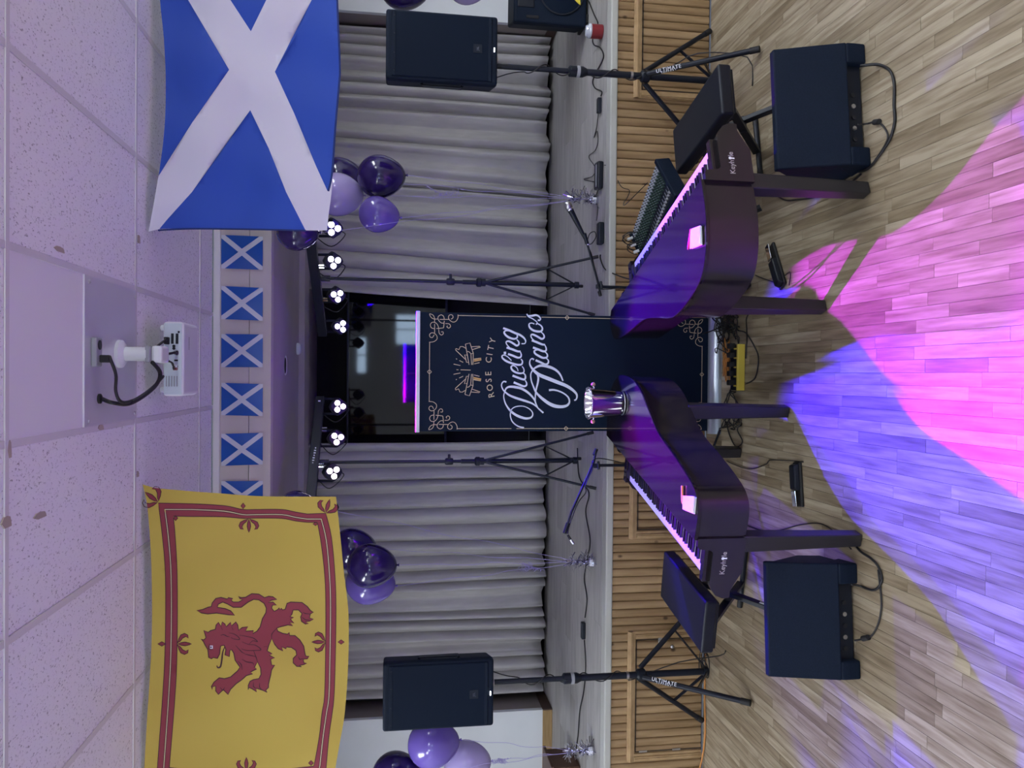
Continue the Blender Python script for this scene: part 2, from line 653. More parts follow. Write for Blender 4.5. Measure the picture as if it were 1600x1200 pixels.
# proscenium walls, jambs, baseboards
JL, JR = -3.14, 3.26
for nm, x0, x1 in (('wall_left_of_stage', -WALLX, JL), ('wall_right_of_stage', JR, WALLX)):
    wl = structure(MB().box2((x0, WALL_Y, STAGE_Z), (x1, WALL_Y+.05, BEAM_Z)).build(nm, M_WALL), 'white painted wall beside the stage curtain')
    s = 1 if x0 < 0 else -1
    e = x1 if x0 < 0 else x0
    MB().box2((min(e-s*.05, e), WALL_Y+.05, STAGE_Z), (max(e-s*.05, e), CURT_Y+.12, BEAM_Z)).build('jamb', M_TAUPE, wl)
    MB().box2((x0, WALL_Y-.014, STAGE_Z), (x1, WALL_Y, STAGE_Z+.09)).build('baseboard', M_OAKTRIM, wl, bevel=.003)
    MB().box2((min(e+s*.012, e), WALL_Y-.014, STAGE_Z), (max(e+s*.012, e), CURT_Y+.12, STAGE_Z+.09)).build('jamb_baseboard', M_DKTRIM, wl)
structure(MB().box2((-WALLX, BACK_Y, STAGE_Z), (WALLX, BACK_Y+.05, 3.4)).build('wall_backstage', M_SHADE))
structure(MB().box2((JL-.3, CURT_Y+.125, STAGE_Z), (JL+.07, CURT_Y+.14, BEAM_Z)).build('trim_10', M_SHADE))  # black sheet put behind the curtain's side gap to keep it dark

# beam over the stage front
bm_ = structure(MB().box2((-WALLX, STAGE_Y+.018, BEAM_Z), (WALLX, STAGE_Y+.1, CEIL)).build('wall_beam', M_BEAM), 'cream boxed beam above the stage')
zj = pY(389, 600, STAGE_Y).z
MB().box2((-WALLX, STAGE_Y, BEAM_Z), (WALLX, STAGE_Y+.018, zj-.0015)).build('fascia_board', M_BEAM, bm_, bevel=.002)
MB().box2((-WALLX, STAGE_Y, zj+.0015), (WALLX, STAGE_Y+.018, CEIL)).build('fascia_board', M_BEAM, bm_, bevel=.002)
MB().box2((-WALLX, STAGE_Y-.014, CEIL-.045), (WALLX, STAGE_Y, CEIL)).build('cove_moulding', M_GRID, bm_, bevel=.006)
sof = structure(MB().box2((-WALLX, STAGE_Y+.1, BEAM_Z), (WALLX, BACK_Y, BEAM_Z+.03)).build('ceiling_over_stage', M_SOFFIT), 'grey soffit above the stage')
MB().box2((-WALLX, WALL_Y-.25, BEAM_Z-.05), (WALLX, WALL_Y+.1, BEAM_Z)).build('valance_board', M_SOFFIT, sof)
p = pZ(445, 571, BEAM_Z)
hole = MB().lathe([(.075, -.004), (.075, .0), (.06, .002), (.058, .03)], 24, (p.x, p.y, BEAM_Z-.002), cap=False).build('can_light_trim', M_GRID, sof, smooth=True)
MB().lathe([(.06, -.003), (.0005, -.0031)], 24, (p.x, p.y, BEAM_Z-.001), cap=False).build('can_light_well', M_SHADE, sof)
p = pZ(464, 545, BEAM_Z)
dt = MB().lathe([(.05, 0), (.05, -.02), (.035, -.035), (.001, -.036)], 24, (p.x, p.y, BEAM_Z+.002), cap=False).build('smoke_detector', M_WHITEPL, smooth=True)
tag(dt, 'small white smoke detector under the stage soffit', 'detector')

# ceiling tiles and grid
ce = structure(MB().box2((-WALLX, REAR_Y, CEIL+.02), (WALLX, STAGE_Y, CEIL+.06)).build('ceiling', M_PANEL), 'suspended ceiling of white fissured tiles')
X0, Y0, TW, TL = -.2247, 2.604, .61, 1.2178
TB = .012
for j in range(-1, 3):
    ya = Y0+TL*j
    yb = min(Y0+TL*(j+1), STAGE_Y-.014)
    for i in range(-7, 8):
        xa = X0+TW*i
        if i == 0 and j == 0:
            ym = ya + TL*.5
            MB().box2((xa+TB, ya+TB, CEIL+.004), (xa+TW-TB, ym, CEIL+.016)).build('ceiling_panel', M_PANEL, ce)
            continue
        a = MB().box2((xa+TB*.9, ya+TB*.9, CEIL+.002+random.random()*.002), (xa+TW-TB*.9, yb-TB*.9, CEIL+.016)).build('ceiling_tile', M_TILE, ce, bevel=.004, seg=1)
MB().box2((-WALLX, REAR_Y, CEIL+.003), (WALLX, Y0-TL-TB, CEIL+.016)).build('ceiling_field', M_TILE, ce)
for j in range(-1, 4):
    ya = Y0+TL*j
    if ya < STAGE_Y:
        MB().box2((-4.5, ya-TB, CEIL-.001), (4.4, ya+TB, CEIL+.006)).build('grid_bar', M_GRID, ce)
for i in range(-7, 9):
    xa = X0+TW*i
    MB().box2((xa-TB, Y0-TL, CEIL), (xa+TB, STAGE_Y-.01, CEIL+.006)).build('grid_bar', M_GRID, ce)
for x, y, sx, sy in ((64, 805, .012, .045), (11, 816, .02, .03), (215, 741, .015, .02), (94, 390, .01, .04), (158, 668, .012, .03), (217, 374, .02, .02), (15, 703, .03, .012)):
    p = pZ(x, y, CEIL)
    pts = [(sx*(1+.3*math.sin(3*k))*math.cos(k*.7854), sy*(1+.3*math.cos(2*k))*math.sin(k*.7854)) for k in range(8)]
    MB().prism(pts, -.0015, .0025, c=(p.x, p.y, CEIL)).build('water_stain', M_STAIN, ce)

# room behind the camera
structure(MB().box2((-WALLX-.1, REAR_Y, 0), (-WALLX, BACK_Y, CEIL+.06)).build('wall_left', M_WALL))
structure(MB().box2((WALLX, REAR_Y, 0), (WALLX+.1, BACK_Y, CEIL+.06)).build('wall_right', M_WALL))
structure(MB().box2((-WALLX, REAR_Y-.1, 0), (WALLX, REAR_Y, CEIL+.06)).build('wall_rear', M_WALL))
for k, (x0, x1, z0, z1) in enumerate(((.05, 1.0, 2.98, 3.20), (.85, 1.65, 1.35, 2.15), (-3.4, -2.4, 1.35, 2.15))):
    wn = structure(MB().box2((x0-.06, REAR_Y, z0-.06), (x1+.06, REAR_Y+.03, z1+.06)).build('window_%d' % (k+1), M_WHITEPL), 'daylit window in the rear wall')
    MB().box2((x0, REAR_Y+.03, z0), ((x0+x1)/2-.02, REAR_Y+.034, z1)).build('pane', M_WINDOW, wn)
    MB().box2(((x0+x1)/2+.02, REAR_Y+.03, z0), (x1, REAR_Y+.034, z1)).build('pane', M_WINDOW, wn)
for k, (i, yy, lb) in enumerate(((-6, 4.43, 'near the stage beyond the yellow flag'), (6, 4.43, 'near the stage beyond the blue flag'), (-6, 1.99, 'left of the yellow flag'), (6, 1.99, 'right of the blue flag'), (-5, .2, 'over the left side of the room'), (0, .2, 'over the viewer'), (5, .2, 'over the right side of the room'), (-5, -3, 'at the rear left of the room'), (5, -3, 'at the rear right of the room'))):  # unseen lights; the pairs nearest the stage are added to brighten it
    xa = X0+TW*i
    t = thing('unseen_ceiling_light', 'unseen ceiling light with a boxy white diffuser ' + lb, 'light', (xa+TW/2, yy, CEIL), 0, 'unseen ceiling lights')
    MB().box2((-TW/2+.08, -TL/2, -.006), (TW/2-.08, TL/2, .003)).build('frame', M_GRID, t)
    MB().box2((-TW/2+.10, -TL/2+.03, -.13), (TW/2-.10, TL/2-.03, -.006)).build('diffuser', M_TROFFER, t)  # made deep so its glowing sides brighten the ceiling


# ------------------------------------------------------------------ stage curtains and the dark opening
def curtain(label, xt0, xt1, xb0, xb1, seed):
    rnd = random.Random(seed)
    nf = int(round(abs(xt1-xt0)/.135))
    wid = [rnd.uniform(.6, 1.45) for _ in range(nf)]
    amp = [rnd.uniform(.05, .13) for _ in range(nf)]
    tot = sum(wid)
    us, ys = [], []
    acc = 0
    for k in range(nf):
        for q in range(18):
            t = q/18
            ph = 2*math.pi*t
            us.append((acc+wid[k]*(t+.17*math.sin(ph)*amp[k]/.08))/tot)
            ys.append(-amp[k]*(.5+.5*math.cos(ph+.6*math.sin(ph))) + .012*math.sin(acc*1.3+seed))
        acc += wid[k]
    us.append(1)
    ys.append(ys[0])
    nz = 16
    vs, fs = [], []
    zt, zb = BEAM_Z-.03, STAGE_Z+.045
    n = len(us)
    for j in range(nz+1):
        t = j/nz
        z = zt+(zb-zt)*t
        x0 = xt0+(xb0-xt0)*t
        x1 = xt1+(xb1-xt1)*t
        for k in range(n):
            sway = .018*math.sin(3*t+us[k]*19+seed)*t
            zz = z + (.014*math.sin(us[k]*31+seed) if j == nz else 0)
            vs.append((x0+(x1-x0)*us[k]+sway, CURT_Y+ys[k]*(.75+.4*t), zz))
    for j in range(nz):
        for k in range(n-1):
            fs.append((j*n+k, j*n+k+1, (j+1)*n+k+1, (j+1)*n+k))
    o = MB().add(vs, fs).build('stage_curtain', M_CURTAIN, smooth=True)
    sm = o.modifiers.new('solid', 'SOLIDIFY')
    sm.thickness = .004
    tag(o, label, 'curtain', 'stage curtains')
    return o


cl0, cl1 = pY(480, 692, CURT_Y).x, pY(850, 686, CURT_Y).x
cr0, cr1 = pY(480, 452, CURT_Y).x, pY(850, 482, CURT_Y).x
curtain('pleated taupe stage curtain behind the yellow lion flag side', JL+.10, cl0, JL+.10, cl1, 3)
curtain('pleated taupe stage curtain behind the blue saltire flag side', cr0, JR-.03, cr1, JR-.03, 5)

tv = thing('television', 'large black glossy screen behind the gap in the stage curtains', 'television', (.03, 7.95, STAGE_Z))
MB().box2((-.92, 0, .96), (.92, .06, 1.96)).build('bezel', M_PLASTIC, tv, bevel=.006)
MB().box2((-.90, -.003, .985), (.90, 0, 1.94)).build('screen', M_GLASS, tv)
MB().box2((-.05, .06, .04), (.05, .14, 1.6)).build('column', M_METALB, tv)
MB().box2((-.6, -.15, 0), (.6, .35, .04)).build('base', M_METALB, tv, bevel=.006)

# ------------------------------------------------------------------ printed cloth
def in_poly(p, poly):
    x, y = p
    c = False
    j = len(poly)-1
    for i in range(len(poly)):
        xi, yi = poly[i]
        xj, yj = poly[j]
        if (yi > y) != (yj > y) and x < (xj-xi)*(y-yi)/(yj-yi)+xi:
            c = not c
        j = i
    return c


def cloth_cut(outline, shapes, step):
    """triangulate the cloth with every printed outline as a real edge; returns triangles per shape (last = field)"""
    pts, edges = [], []

    def loop(poly):
        o = len(pts)
        n = len(poly)
        for p in poly:
            pts.append(Vector((p[0], p[1])))
        for i in range(n):
            edges.append((o+i, o+(i+1) % n))
    loop(outline)
    for polys in shapes:
        for q in polys:
            loop(q)
    xs = [p[0] for p in outline]
    ys = [p[1] for p in outline]
    x = min(xs)
    while x < max(xs):
        y = min(ys)
        while y < max(ys):
            if in_poly((x, y), outline):
                pts.append(Vector((x+random.uniform(-.1, .1), y+random.uniform(-.1, .1))))
            y += step
        x += step
    v, e, f, *_ = geometry.delaunay_2d_cdt(pts, edges, [], 0, 1e-4)
    res = [[] for _ in range(len(shapes)+1)]
    for t in f:
        c = sum((v[i] for i in t), Vector((0, 0)))/len(t)
        if not in_poly(c, outline):
            continue
        for k in range(len(shapes)-1, -1, -1):
            hits = sum(in_poly(c, q) for q in shapes[k])
            if hits % 2 == 1:
                res[k].append(t)
                break
        else:
            res[-1].append(t)
    return v, res


def cloth_part(name, v, tris, surf, material, parent=None, off=0.0):
    idx = {}
    vs, fs = [], []
    for t in tris:
        q = []
        for i in t:
            if i not in idx:
                idx[i] = len(vs)
                p = surf(v[i][0], v[i][1])
                vs.append((p.x, p.y-off, p.z))
            q.append(idx[i])
        fs.append(q)
    me = bpy.data.meshes.new(name)
    me.from_pydata(vs, [], fs)
    me.materials.append(material)
    me.shade_smooth()
    o = bpy.data.objects.new(name, me)
    COL.objects.link(o)
    if parent:
        me.transform(rootmat(parent).inverted())
        o.parent = parent
    return o


def ribbon(mb, pts, wd, surf, off, closed=False, smooth=5):
    P = catmull([(a, b, 0) for a, b in pts], smooth, closed) if smooth else [Vector((a, b, 0)) for a, b in pts]
    n = len(P)
    W = wd if isinstance(wd, (list, tuple)) else [wd]
    vs = []
    for i, p in enumerate(P):
        if closed:
            d = P[(i+1) % n]-P[i-1]
        else:
            d = P[min(i+1, n-1)]-P[max(i-1, 0)]
        if d.length < 1e-9:
            d = Vector((1, 0, 0))
        d.normalize()
        t = i/max(n-1, 1)*(len(W)-1)
        k = min(int(t), len(W)-2) if len(W) > 1 else 0
        wv = W[k]+(W[k+1]-W[k])*(t-k) if len(W) > 1 else W[0]
        nn = Vector((-d.y, d.x, 0))*wv/2
        for s in (-1, 1):
            q = p+nn*s
            w3 = surf(q.x, q.y)
            vs.append((w3.x, w3.y-off, w3.z))
    fs = [(2*i, 2*i+1, 2*i+3, 2*i+2) for i in range(n-1)]
    if closed:
        fs.append((2*n-2, 2*n-1, 1, 0))
    mb.add(vs, fs)


def extend(pts, k=4):
    return [(p.x, p.y) for p in catmull([(a, b, 0) for a, b in pts], k)]


# big saltire flag
def surf_sal(x, y):
    return pY(x, y, 3.99 + .022*math.sin(x*.028+y*.013) + .012*math.sin(y*.05-x*.02) + .010*math.sin((x-250)*.06))


so = extend([(245, -150), (247, -75), (250, 0), (256, 60), (259, 130), (257, 200), (250, 260), (245, 290), (238, 330), (232, 362)]) + \
     extend([(250, 357.5), (300, 357), (400, 358), (478, 360), (511, 360)]) + \
     extend([(514, 330), (519, 290), (524, 200), (530, 130), (531, 100), (527, 0), (524, -75), (520, -150)])
blue = [
    extend([(249, -70), (250, 0), (256, 60), (259, 130), (257, 200), (250, 260), (246.5, 277)]) + [(300, 192), (358, 109), (294, 0)],
    [(429.5, 112), (460, 178), (494, 260), (512, 299)] + extend([(516, 290), (524, 200), (530, 130), (531, 100), (527, 0), (525, -70)]) + [(487, 0)],
    [(391, 172), (420, 232), (447, 300), (477.5, 360)] + extend([(400, 358), (300, 357), (247, 360)]) + [(262, 342), (300, 300)],
    [(392, 49), (360, 0), (262, -150), (490, -150), (416, 0)],
]
blue = [[(a+(b-a)*0, c) for (a, c), b in zip(q, [0]*len(q))] for q in blue]
v, (tb, tw) = cloth_cut(so, [blue], 9)
fs_ = thing('scotland_flag', 'large blue flag with white diagonal cross hanging from the ceiling', 'flag', tuple(surf_sal(511, 180)))
cloth_part('blue_field', v, tb, surf_sal, M_BLUE, fs_)
cloth_part('white_cross', v, tw, surf_sal, M_FWHITE, fs_)
hm = MB()
ribbon(hm, [(247, 360), (300, 357.6), (400, 358.6), (478, 360.4)], 2.6, surf_sal, .002)
ribbon(hm, [(513, 299), (519, 270), (524, 200), (530, 130), (531, 100), (527, 0), (523, -150)], 3.0, surf_sal, .002)
hm.build('hem', mat('flag_hem_blue', (.006, .02, .13), .8), fs_, world=True)


# yellow lion flag
def surf_lion(x, y):
    return pY(x, y, 3.93 + .020*math.sin(x*.022-y*.016) + .012*math.sin(y*.04+x*.015))


def pr(c, s):
    return lambda pts: [(c[0]+a*s, c[1]+b*s) for a, b in pts]


lion_crop = pr((300, 920), .1375)
LO = extend([(223, 757), (230, 790), (235, 850), (237, 900), (237.5, 950), (237, 1000), (234, 1060), (230, 1120), (226, 1190), (222, 1262)]) + \
     extend([(300, 1266), (400, 1264), (516, 1258)]) + \
     extend([(524, 1200), (531, 1160), (538, 1120), (543, 1060), (545, 1000), (544, 950), (538, 900), (531, 830), (525, 776)]) + \
     extend([(460, 776), (400, 775), (345, 771), (280, 766), (240, 762)])


def frame_loop(top, right, bottom, left):
    # top: px x at several y (world top); right: px y at several x, ...
    return extend(top) + extend(right) + extend(bottom) + extend(left)


O1 = extend([(247.5, 786), (254, 840), (258.5, 900), (258.3, 1000), (255, 1075), (246, 1199), (245, 1218)]) + extend([(300, 1222), (400, 1224), (508, 1216)]) + \
     extend([(510, 1195), (514, 1150), (519, 1115), (522, 1088), (524, 1030), (525, 950), (523.5, 900), (518, 840), (509, 802)]) + extend([(480, 803), (462, 800), (440, 796), (400, 796), (380, 796), (350, 790), (300, 787)])
O2 = extend([(256.5, 795), (262, 840), (266.5, 900), (266.5, 1000), (263.5, 1075), (255, 1199), (254, 1210)]) + extend([(300, 1214), (400, 1216), (499, 1208)]) + \
     extend([(501, 1195), (506, 1150), (511, 1115), (515, 1088), (516.5, 1030), (517.5, 950), (516, 900), (511, 845), (503, 810)]) + extend([(480, 810), (462, 807), (440, 803), (400, 803), (380, 803), (350, 797), (300, 795)])
I1 = extend([(259, 797), (264.5, 840), (268.5, 900), (268.5, 1000), (265.5, 1075), (257, 1199), (256, 1207)]) + extend([(300, 1211), (400, 1213), (497, 1205)]) + \
     extend([(499, 1195), (504, 1150), (509, 1115), (513, 1088), (514.5, 1030), (515.5, 950), (514, 900), (509, 845), (501, 812)]) + extend([(480, 812), (462, 809.5), (440, 805), (400, 805), (380, 805), (350, 800), (300, 797)])
I2 = extend([(271, 806.5), (274, 840), (277, 900), (277, 1000), (274.5, 1075), (265, 1195), (264.5, 1199)]) + extend([(300, 1203), (400, 1205), (490, 1197)]) + \
     extend([(492, 1190), (499, 1150), (503, 1115), (507, 1088), (508.5, 1030), (509, 950), (507.5, 900), (502, 850), (496, 816)]) + extend([(480, 816), (462, 814), (440, 810), (400, 809.5), (380, 810), (350, 807.5), (300, 807)])
BODY = lion_crop([(105,570),(135,580),(160,555),(135,470),(185,495),(210,475),(265,460),(275,410),(300,380),(330,425),(345,375),(375,400),(390,430),(440,380),(450,420),(500,375),(520,410),(530,470),(570,440),(635,430),(610,480),(700,475),(690,510),(740,480),(775,430),(800,340),(840,270),(845,220),(820,165),(760,125),(700,120),(640,150),(560,210),(470,210),(400,170),(350,150),(300,175),(290,210),(380,225),(440,250),(485,300),(420,295),(350,285),(280,275),(180,285),(110,275),(55,245),(120,235),(180,210),(220,200),(230,160),(270,110),(330,97),(400,115),(415,100),(465,110),(445,130),(470,150),(530,150),(575,125),(545,110),(525,85),(560,100),(610,95),(680,55),(760,60),(825,100),(870,85),(920,90),(965,120),(900,130),(870,155),(920,150),(960,185),(915,185),(905,220),(935,255),(975,235),(990,215),(1000,240),(1015,220),(1030,240),(1060,230),(1080,165),(1120,150),(1250,155),(1310,200),(1345,245),(1380,265),(1345,285),(1335,330),(1380,345),(1340,365),(1290,375),(1325,395),(1290,400),(1245,370),(1235,320),(1250,280),(1210,240),(1150,240),(1135,290),(1115,315),(1155,325),(1120,345),(1160,390),(1110,380),(1145,420),(1090,410),(1010,430),(965,445),(975,480),(1030,505),(1085,515),(1105,495),(1110,530),(1170,530),(1225,580),(1270,650),(1285,740),(1295,765),(1330,765),(1310,795),(1265,800),(1270,840),(1305,845),(1270,860),(1220,870),(1245,885),(1190,880),(1150,840),(1150,790),(1190,750),(1180,700),(1130,665),(1075,660),(1070,680),(1020,660),(1035,705),(980,680),(940,630),(905,565),(870,650),(855,705),(880,720),(910,735),(880,755),(940,785),(895,800),(905,865),(940,865),(905,920),(895,980),(870,1080),(870,1120),(840,1150),(855,1175),(800,1150),(730,1130),(735,1170),(690,1140),(650,1120),(640,1145),(640,1095),(660,1050),(700,1030),(760,1020),(785,970),(780,900),(745,830),(710,890),(735,910),(665,945),(690,965),(620,985),(570,1030),(500,1080),(440,1140),(410,1200),(360,1150),(340,1160),(300,1200),(270,1160),(270,1105),(235,1110),(230,1145),(220,1110),(250,1060),(310,1010),(370,1020),(440,1000),(520,930),(545,890),(490,810),(475,730),(450,690),(430,700),(425,770),(375,750),(385,690),(365,640),(325,650),(315,740),(290,790),(240,780),(225,795),(190,780),(180,690),(150,640),(130,600)])


def fleur(cx, cy, dx, dy, s):
    """three petals pointing along (dx,dy)"""
    L = math.hypot(dx, dy)
    dx, dy = dx/L, dy/L

    def T(pts):
        return [(cx+(a*dx-b*dy)*s, cy+(a*dy+b*dx)*s) for a, b in pts]
    mid = T([(0, 0), (6, -2.2), (12, -3), (18, -1.5), (22, 0), (18, 1.5), (12, 3), (6, 2.2)])
    up = T([(0, 1.0), (4, 4), (8, 9), (13, 11.5), (17, 9), (16, 14), (11, 16.5), (5, 14), (2, 8)])
    dn = T([(0, -1.0), (4, -4), (8, -9), (13, -11.5), (17, -9), (16, -14), (11, -16.5), (5, -14), (2, -8)])
    return [mid, up, dn]


def diamond(cx, cy, a, b):
    return [(cx-a, cy), (cx, cy-b), (cx+a, cy), (cx, cy+b)]


fleurs = []
for a in ((277.5, 1006, 1, 0, 1), (508, 1003, -1, 0, .95), (389, 811, 0, 1, .95), (385, 1204, 0, -1, .95), (247, 784, -1.0, -.75, 1.15), (509, 801, .3, -1, 1.0)):
    fleurs += fleur(*a)
dias = [diamond(253, 1006, 6.5, 3.5), diamond(533, 1003, 5, 3.5), diamond(380, 790.5, 3.5, 4.5), diamond(274.5, 809.5, 3.5, 4), diamond(493, 818.5, 4, 2.8), diamond(486, 1192, 4, 4)]
v, tr = cloth_cut(LO, [[O1, O2], [I1, I2]] + [[q] for q in fleurs+dias] + [[BODY]], 9)
lf = thing('lion_flag', 'large yellow flag with a red rampant lion and double red border', 'flag', tuple(surf_lion(540, 1000)))
cloth_part('yellow_field', v, tr[-1], surf_lion, M_FYELLOW, lf)
cloth_part('border', v, tr[0]+tr[1], surf_lion, M_FRED, lf)
for k, tq in enumerate(tr[2:-2]):
    cloth_part('petal' if k < len(fleurs) else 'diamond', v, tq, surf_lion, M_FRED, lf)
cloth_part('lion', v, tr[-2], surf_lion, M_FRED, lf)
ol = MB()
ribbon(ol, BODY, 1.4, surf_lion, .0012, True, 0)
for q in (O1, O2, I1, I2):
    ribbon(ol, q, 1.1, surf_lion, .0012, True, 0)
for q in fleurs+dias:
    ribbon(ol, q, 1.1, surf_lion, .0014, True, 0)
for q in ([(325,530),(360,520),(400,540),(430,545)], [(420,500),(470,510),(520,540),(540,575),(480,570),(440,550)], [(540,525),(620,540),(700,560),(745,600),(690,590),(650,630)],
          [(570,600),(640,630),(720,640),(785,690),(720,700),(620,700),(560,680)], [(495,640),(540,690),(570,720),(600,735)], [(700,700),(730,780),(745,830)],
          [(570,800),(620,830),(690,840),(700,870)], [(520,820),(560,860),(570,920)], [(600,740),(660,755),(730,770)], [(855,655),(815,655)], [(905,565),(910,510),(965,445)],
          [(205,620),(190,680),(240,690)], [(330,430),(350,470)], [(450,430),(470,470)], [(1265,790),(1225,800),(1210,770)], [(1345,285),(1290,280),(1260,265)], [(1340,350),(1290,350),(1250,320)],
          [(700,1060),(700,1110),(730,1130)], [(770,1070),(770,1120),(800,1150)], [(320,1120),(350,1150),(370,1120)]):
    ribbon(ol, lion_crop(q), [.5, 1.3, .5], surf_lion, .0013)
ol.build('outline', M_FLINE, lf, world=True)
tg = MB()
ribbon(tg, lion_crop([(372, 660), (350, 720), (340, 800), (325, 880), (295, 895), (283, 870)]), [1.2, 2.6, 2.6, 1.4], surf_lion, .0016)
tg.build('tongue', M_FLINE, lf, world=True)
ey = MB()
ribbon(ey, lion_crop([(222, 643), (222, 680)]), 4.6, surf_lion, .0016, smooth=0)
ey.build('eye', M_FWHITE, lf, world=True)
ey = MB()
ribbon(ey, lion_crop([(217, 655), (217, 670)]), 2.2, surf_lion, .0020, smooth=0)
ey.build('pupil', M_FLINE, lf, world=True)
wl_ = MB()
mid = [((a[0]+b[0])/2, (a[1]+b[1])/2) for a, b in zip(O2, I1)]
ribbon(wl_, mid, 1.3, surf_lion, .0016, True, 0)
wl_.build('border_stripe', M_FCREAM, lf, world=True)

# small paper saltires taped along the beam
names = ['nearest the big blue flag', 'second from the big blue flag', 'third from the big blue flag', 'fourth from the big blue flag', 'fifth from the big blue flag', 'half hidden by the yellow flag']
for k, (ya, yb) in enumerate(((370, 420), (450, 500), (522.5, 573), (600, 650), (676, 726), (751, 800))):
    a, b = pY(346, yb, STAGE_Y), pY(411, ya, STAGE_Y)
    wd, ht = b.x-a.x, a.z-b.z
    o = thing('paper_flag', 'small blue and white saltire paper flag on the beam, %s' % names[k], 'flag', (a.x, STAGE_Y-.002, b.z), 0, 'paper saltires along the beam')
    tl = random.uniform(-.01, .01)
    yo = -.004

    def W(u, v_, off=0):
        return (u*wd + tl*v_, yo-off-.010*math.sin(v_*3.1)*math.sin(u*3.1), v_*ht)

    def quadgrid(poly):
        return [W(*p) for p in poly]
    t = .085
    s = t*ht/wd
    mbw = MB()
    mbb = MB()
    n = 12
    for tri in ([(s, 0), (1-s, 0), (.5, .5-t)], [(s, 1), (.5, .5+t), (1-s, 1)], [(0, t), (.5-s, .5), (0, 1-t)], [(1, t), (1, 1-t), (.5+s, .5)]):
        A, B, C_ = [Vector((*p, 0)) for p in tri]
        idx = {}
        vs, fs = [], []
        for i in range(n+1):
            for j in range(n+1-i):
                q = A+(B-A)*(i/n)+(C_-A)*(j/n)
                idx[(i, j)] = len(vs)
                vs.append(W(q.x, q.y, .0008))
        for i in range(n):
            for j in range(n-i):
                fs.append((idx[(i, j)], idx[(i+1, j)], idx[(i, j+1)]))
                if i+j < n-1:
                    fs.append((idx[(i+1, j)], idx[(i+1, j+1)], idx[(i, j+1)]))
        mbb.add(vs, fs)
    vs = [W(i/n, j/n) for i in range(n+1) for j in range(n+1)]
    fs = [(i*(n+1)+j, (i+1)*(n+1)+j, (i+1)*(n+1)+j+1, i*(n+1)+j+1) for i in range(n) for j in range(n)]
    mbw.add(vs, fs)
    mbw.build('white_sheet', M_PAPERW, o, smooth=True)
    mbb.build('blue_triangles', M_PAPERB, o, smooth=True)

# ------------------------------------------------------------------ projector and its plate
p0, p1 = pZ(131, 470, CEIL), pZ(212, 470, CEIL)
pl = thing('projector_mount', 'aluminium ceiling plate with white projector arm and power outlet', 'mount', (X0+TW/2, (p0.y+p1.y)/2, CEIL))
MB().box2((X0+TB, p0.y, CEIL-.003), (X0+TW-TB, p1.y-TB, CEIL+.004)).build('plate', M_PLATE, pl, world=True)
for x, y in ((138, 440), (210, 465), (137, 659), (209, 645)):
    q = pZ(x, y, CEIL)
    MB().lathe([(.008, 0), (.007, -.004), (.002, -.006)], 10, (min(max(q.x, X0+.03), X0+TW-.03), q.y, CEIL-.003)).build('screw', M_STEEL, pl, world=True, smooth=True)
qa = pZ(187, 553, CEIL)
ax, ay = qa.x, qa.y-.02
MB().lathe([(.060, 0), (.060, -.014), (.045, -.024), (.032, -.028)], 28, (ax, ay, CEIL-.003)).build('ceiling_flange', M_WHITEPL, pl, world=True, auto=40)
qt = pY(228, 552, ay)
MB().tube([(ax, ay, CEIL-.03), (ax, ay+.0, CEIL-.12)], .030, 20).build('arm', M_WHITEPL, pl, world=True, auto=40)
MB().box((ax, ay-.0, CEIL-.125), (.07, .05, .018)).build('arm_clamp', M_GREYPL, pl, world=True, bevel=.003)
MB().box((ax, ay+.06, CEIL-.155), (.075, .12, .045)).build('tilt_bracket', M_WHITEPL, pl, world=True, bevel=.012)
qo = pZ(145, 550, CEIL)
ob = MB().box((qo.x, qo.y, CEIL-.014), (.115, .065, .022)).build('outlet_box', M_GREYPL, pl, world=True, bevel=.006)
MB().lathe([(.019, 0), (.019, -.003), (.012, -.004)], 16, (qo.x+.028, qo.y, CEIL-.025)).build('outlet_socket', M_PLASTIC, ob, world=True)
MB().box((qo.x-.026, qo.y+.012, CEIL-.042), (.03, .028, .04)).build('plug', M_RUBBER, ob, world=True, bevel=.006)
qg = pZ(153, 623, CEIL)
MB().lathe([(.02, 0), (.02, -.008), (.012, -.012)], 16, (qg.x, qg.y, CEIL-.003)).build('cable_grommet', M_RUBBER, pl, world=True, auto=40)

# projector body: rear face towards the room
yr = 3.92
zt_ = CEIL-.185
A = pY(254, 502, yr)
B = pY(256, 619, yr)
C = pY(287, 502, yr)
pw = A.x-B.x
pj = thing('projector', 'white ceiling projector with input sockets and black leads', 'projector', ((A.x+B.x)/2, yr, C.z))
ph = A.z-C.z
bod = MB().box2((-pw/2, 0, 0), (pw/2, .28, ph)).build('case', M_WHITEPL, pj, bevel=.018, seg=3)
MB().box2((-pw/2+.008, -.002, .008), (pw/2-.008, .004, ph-.008)).build('rear_panel', mat('projector_rear_panel', (.58, .66, .72), .4), pj, bevel=.002)
for (u, z, sx, sz) in ((.30, .52, .028, .011), (.24, .52, .028, .011), (.30, .30, .028, .011), (.24, .30, .028, .011), (.08, .30, .022, .010), (-.02, .34, .008, .016), (.36, .22, .010, .008)):
    MB().box((u*pw+.0, -.004, z*ph), (sx, .008, sz)).build('socket', M_PLASTIC, pj, bevel=.001)
for u, z in ((.17, .45), (.14, .45), (-.1, .32)):
    MB().lathe([(.007, 0), (.007, .006)], 12, (u*pw, 0, z*ph), Matrix.Rotation(math.pi/2, 3, 'X')).build('jack', M_PLASTIC, pj)
for k in range(5):
    MB().box((-.30*pw, -.003, .8*ph-.012*k), (.05, .004, .004)).build('vent_slot', M_GREYPL, pj)
for s in (-1, 1):
    MB().lathe([(.014, 0), (.014, .012), (.01, .016)], 14, (s*(pw/2-.03), .03, ph)).build('foot', M_WHITEPL, pj, auto=40)
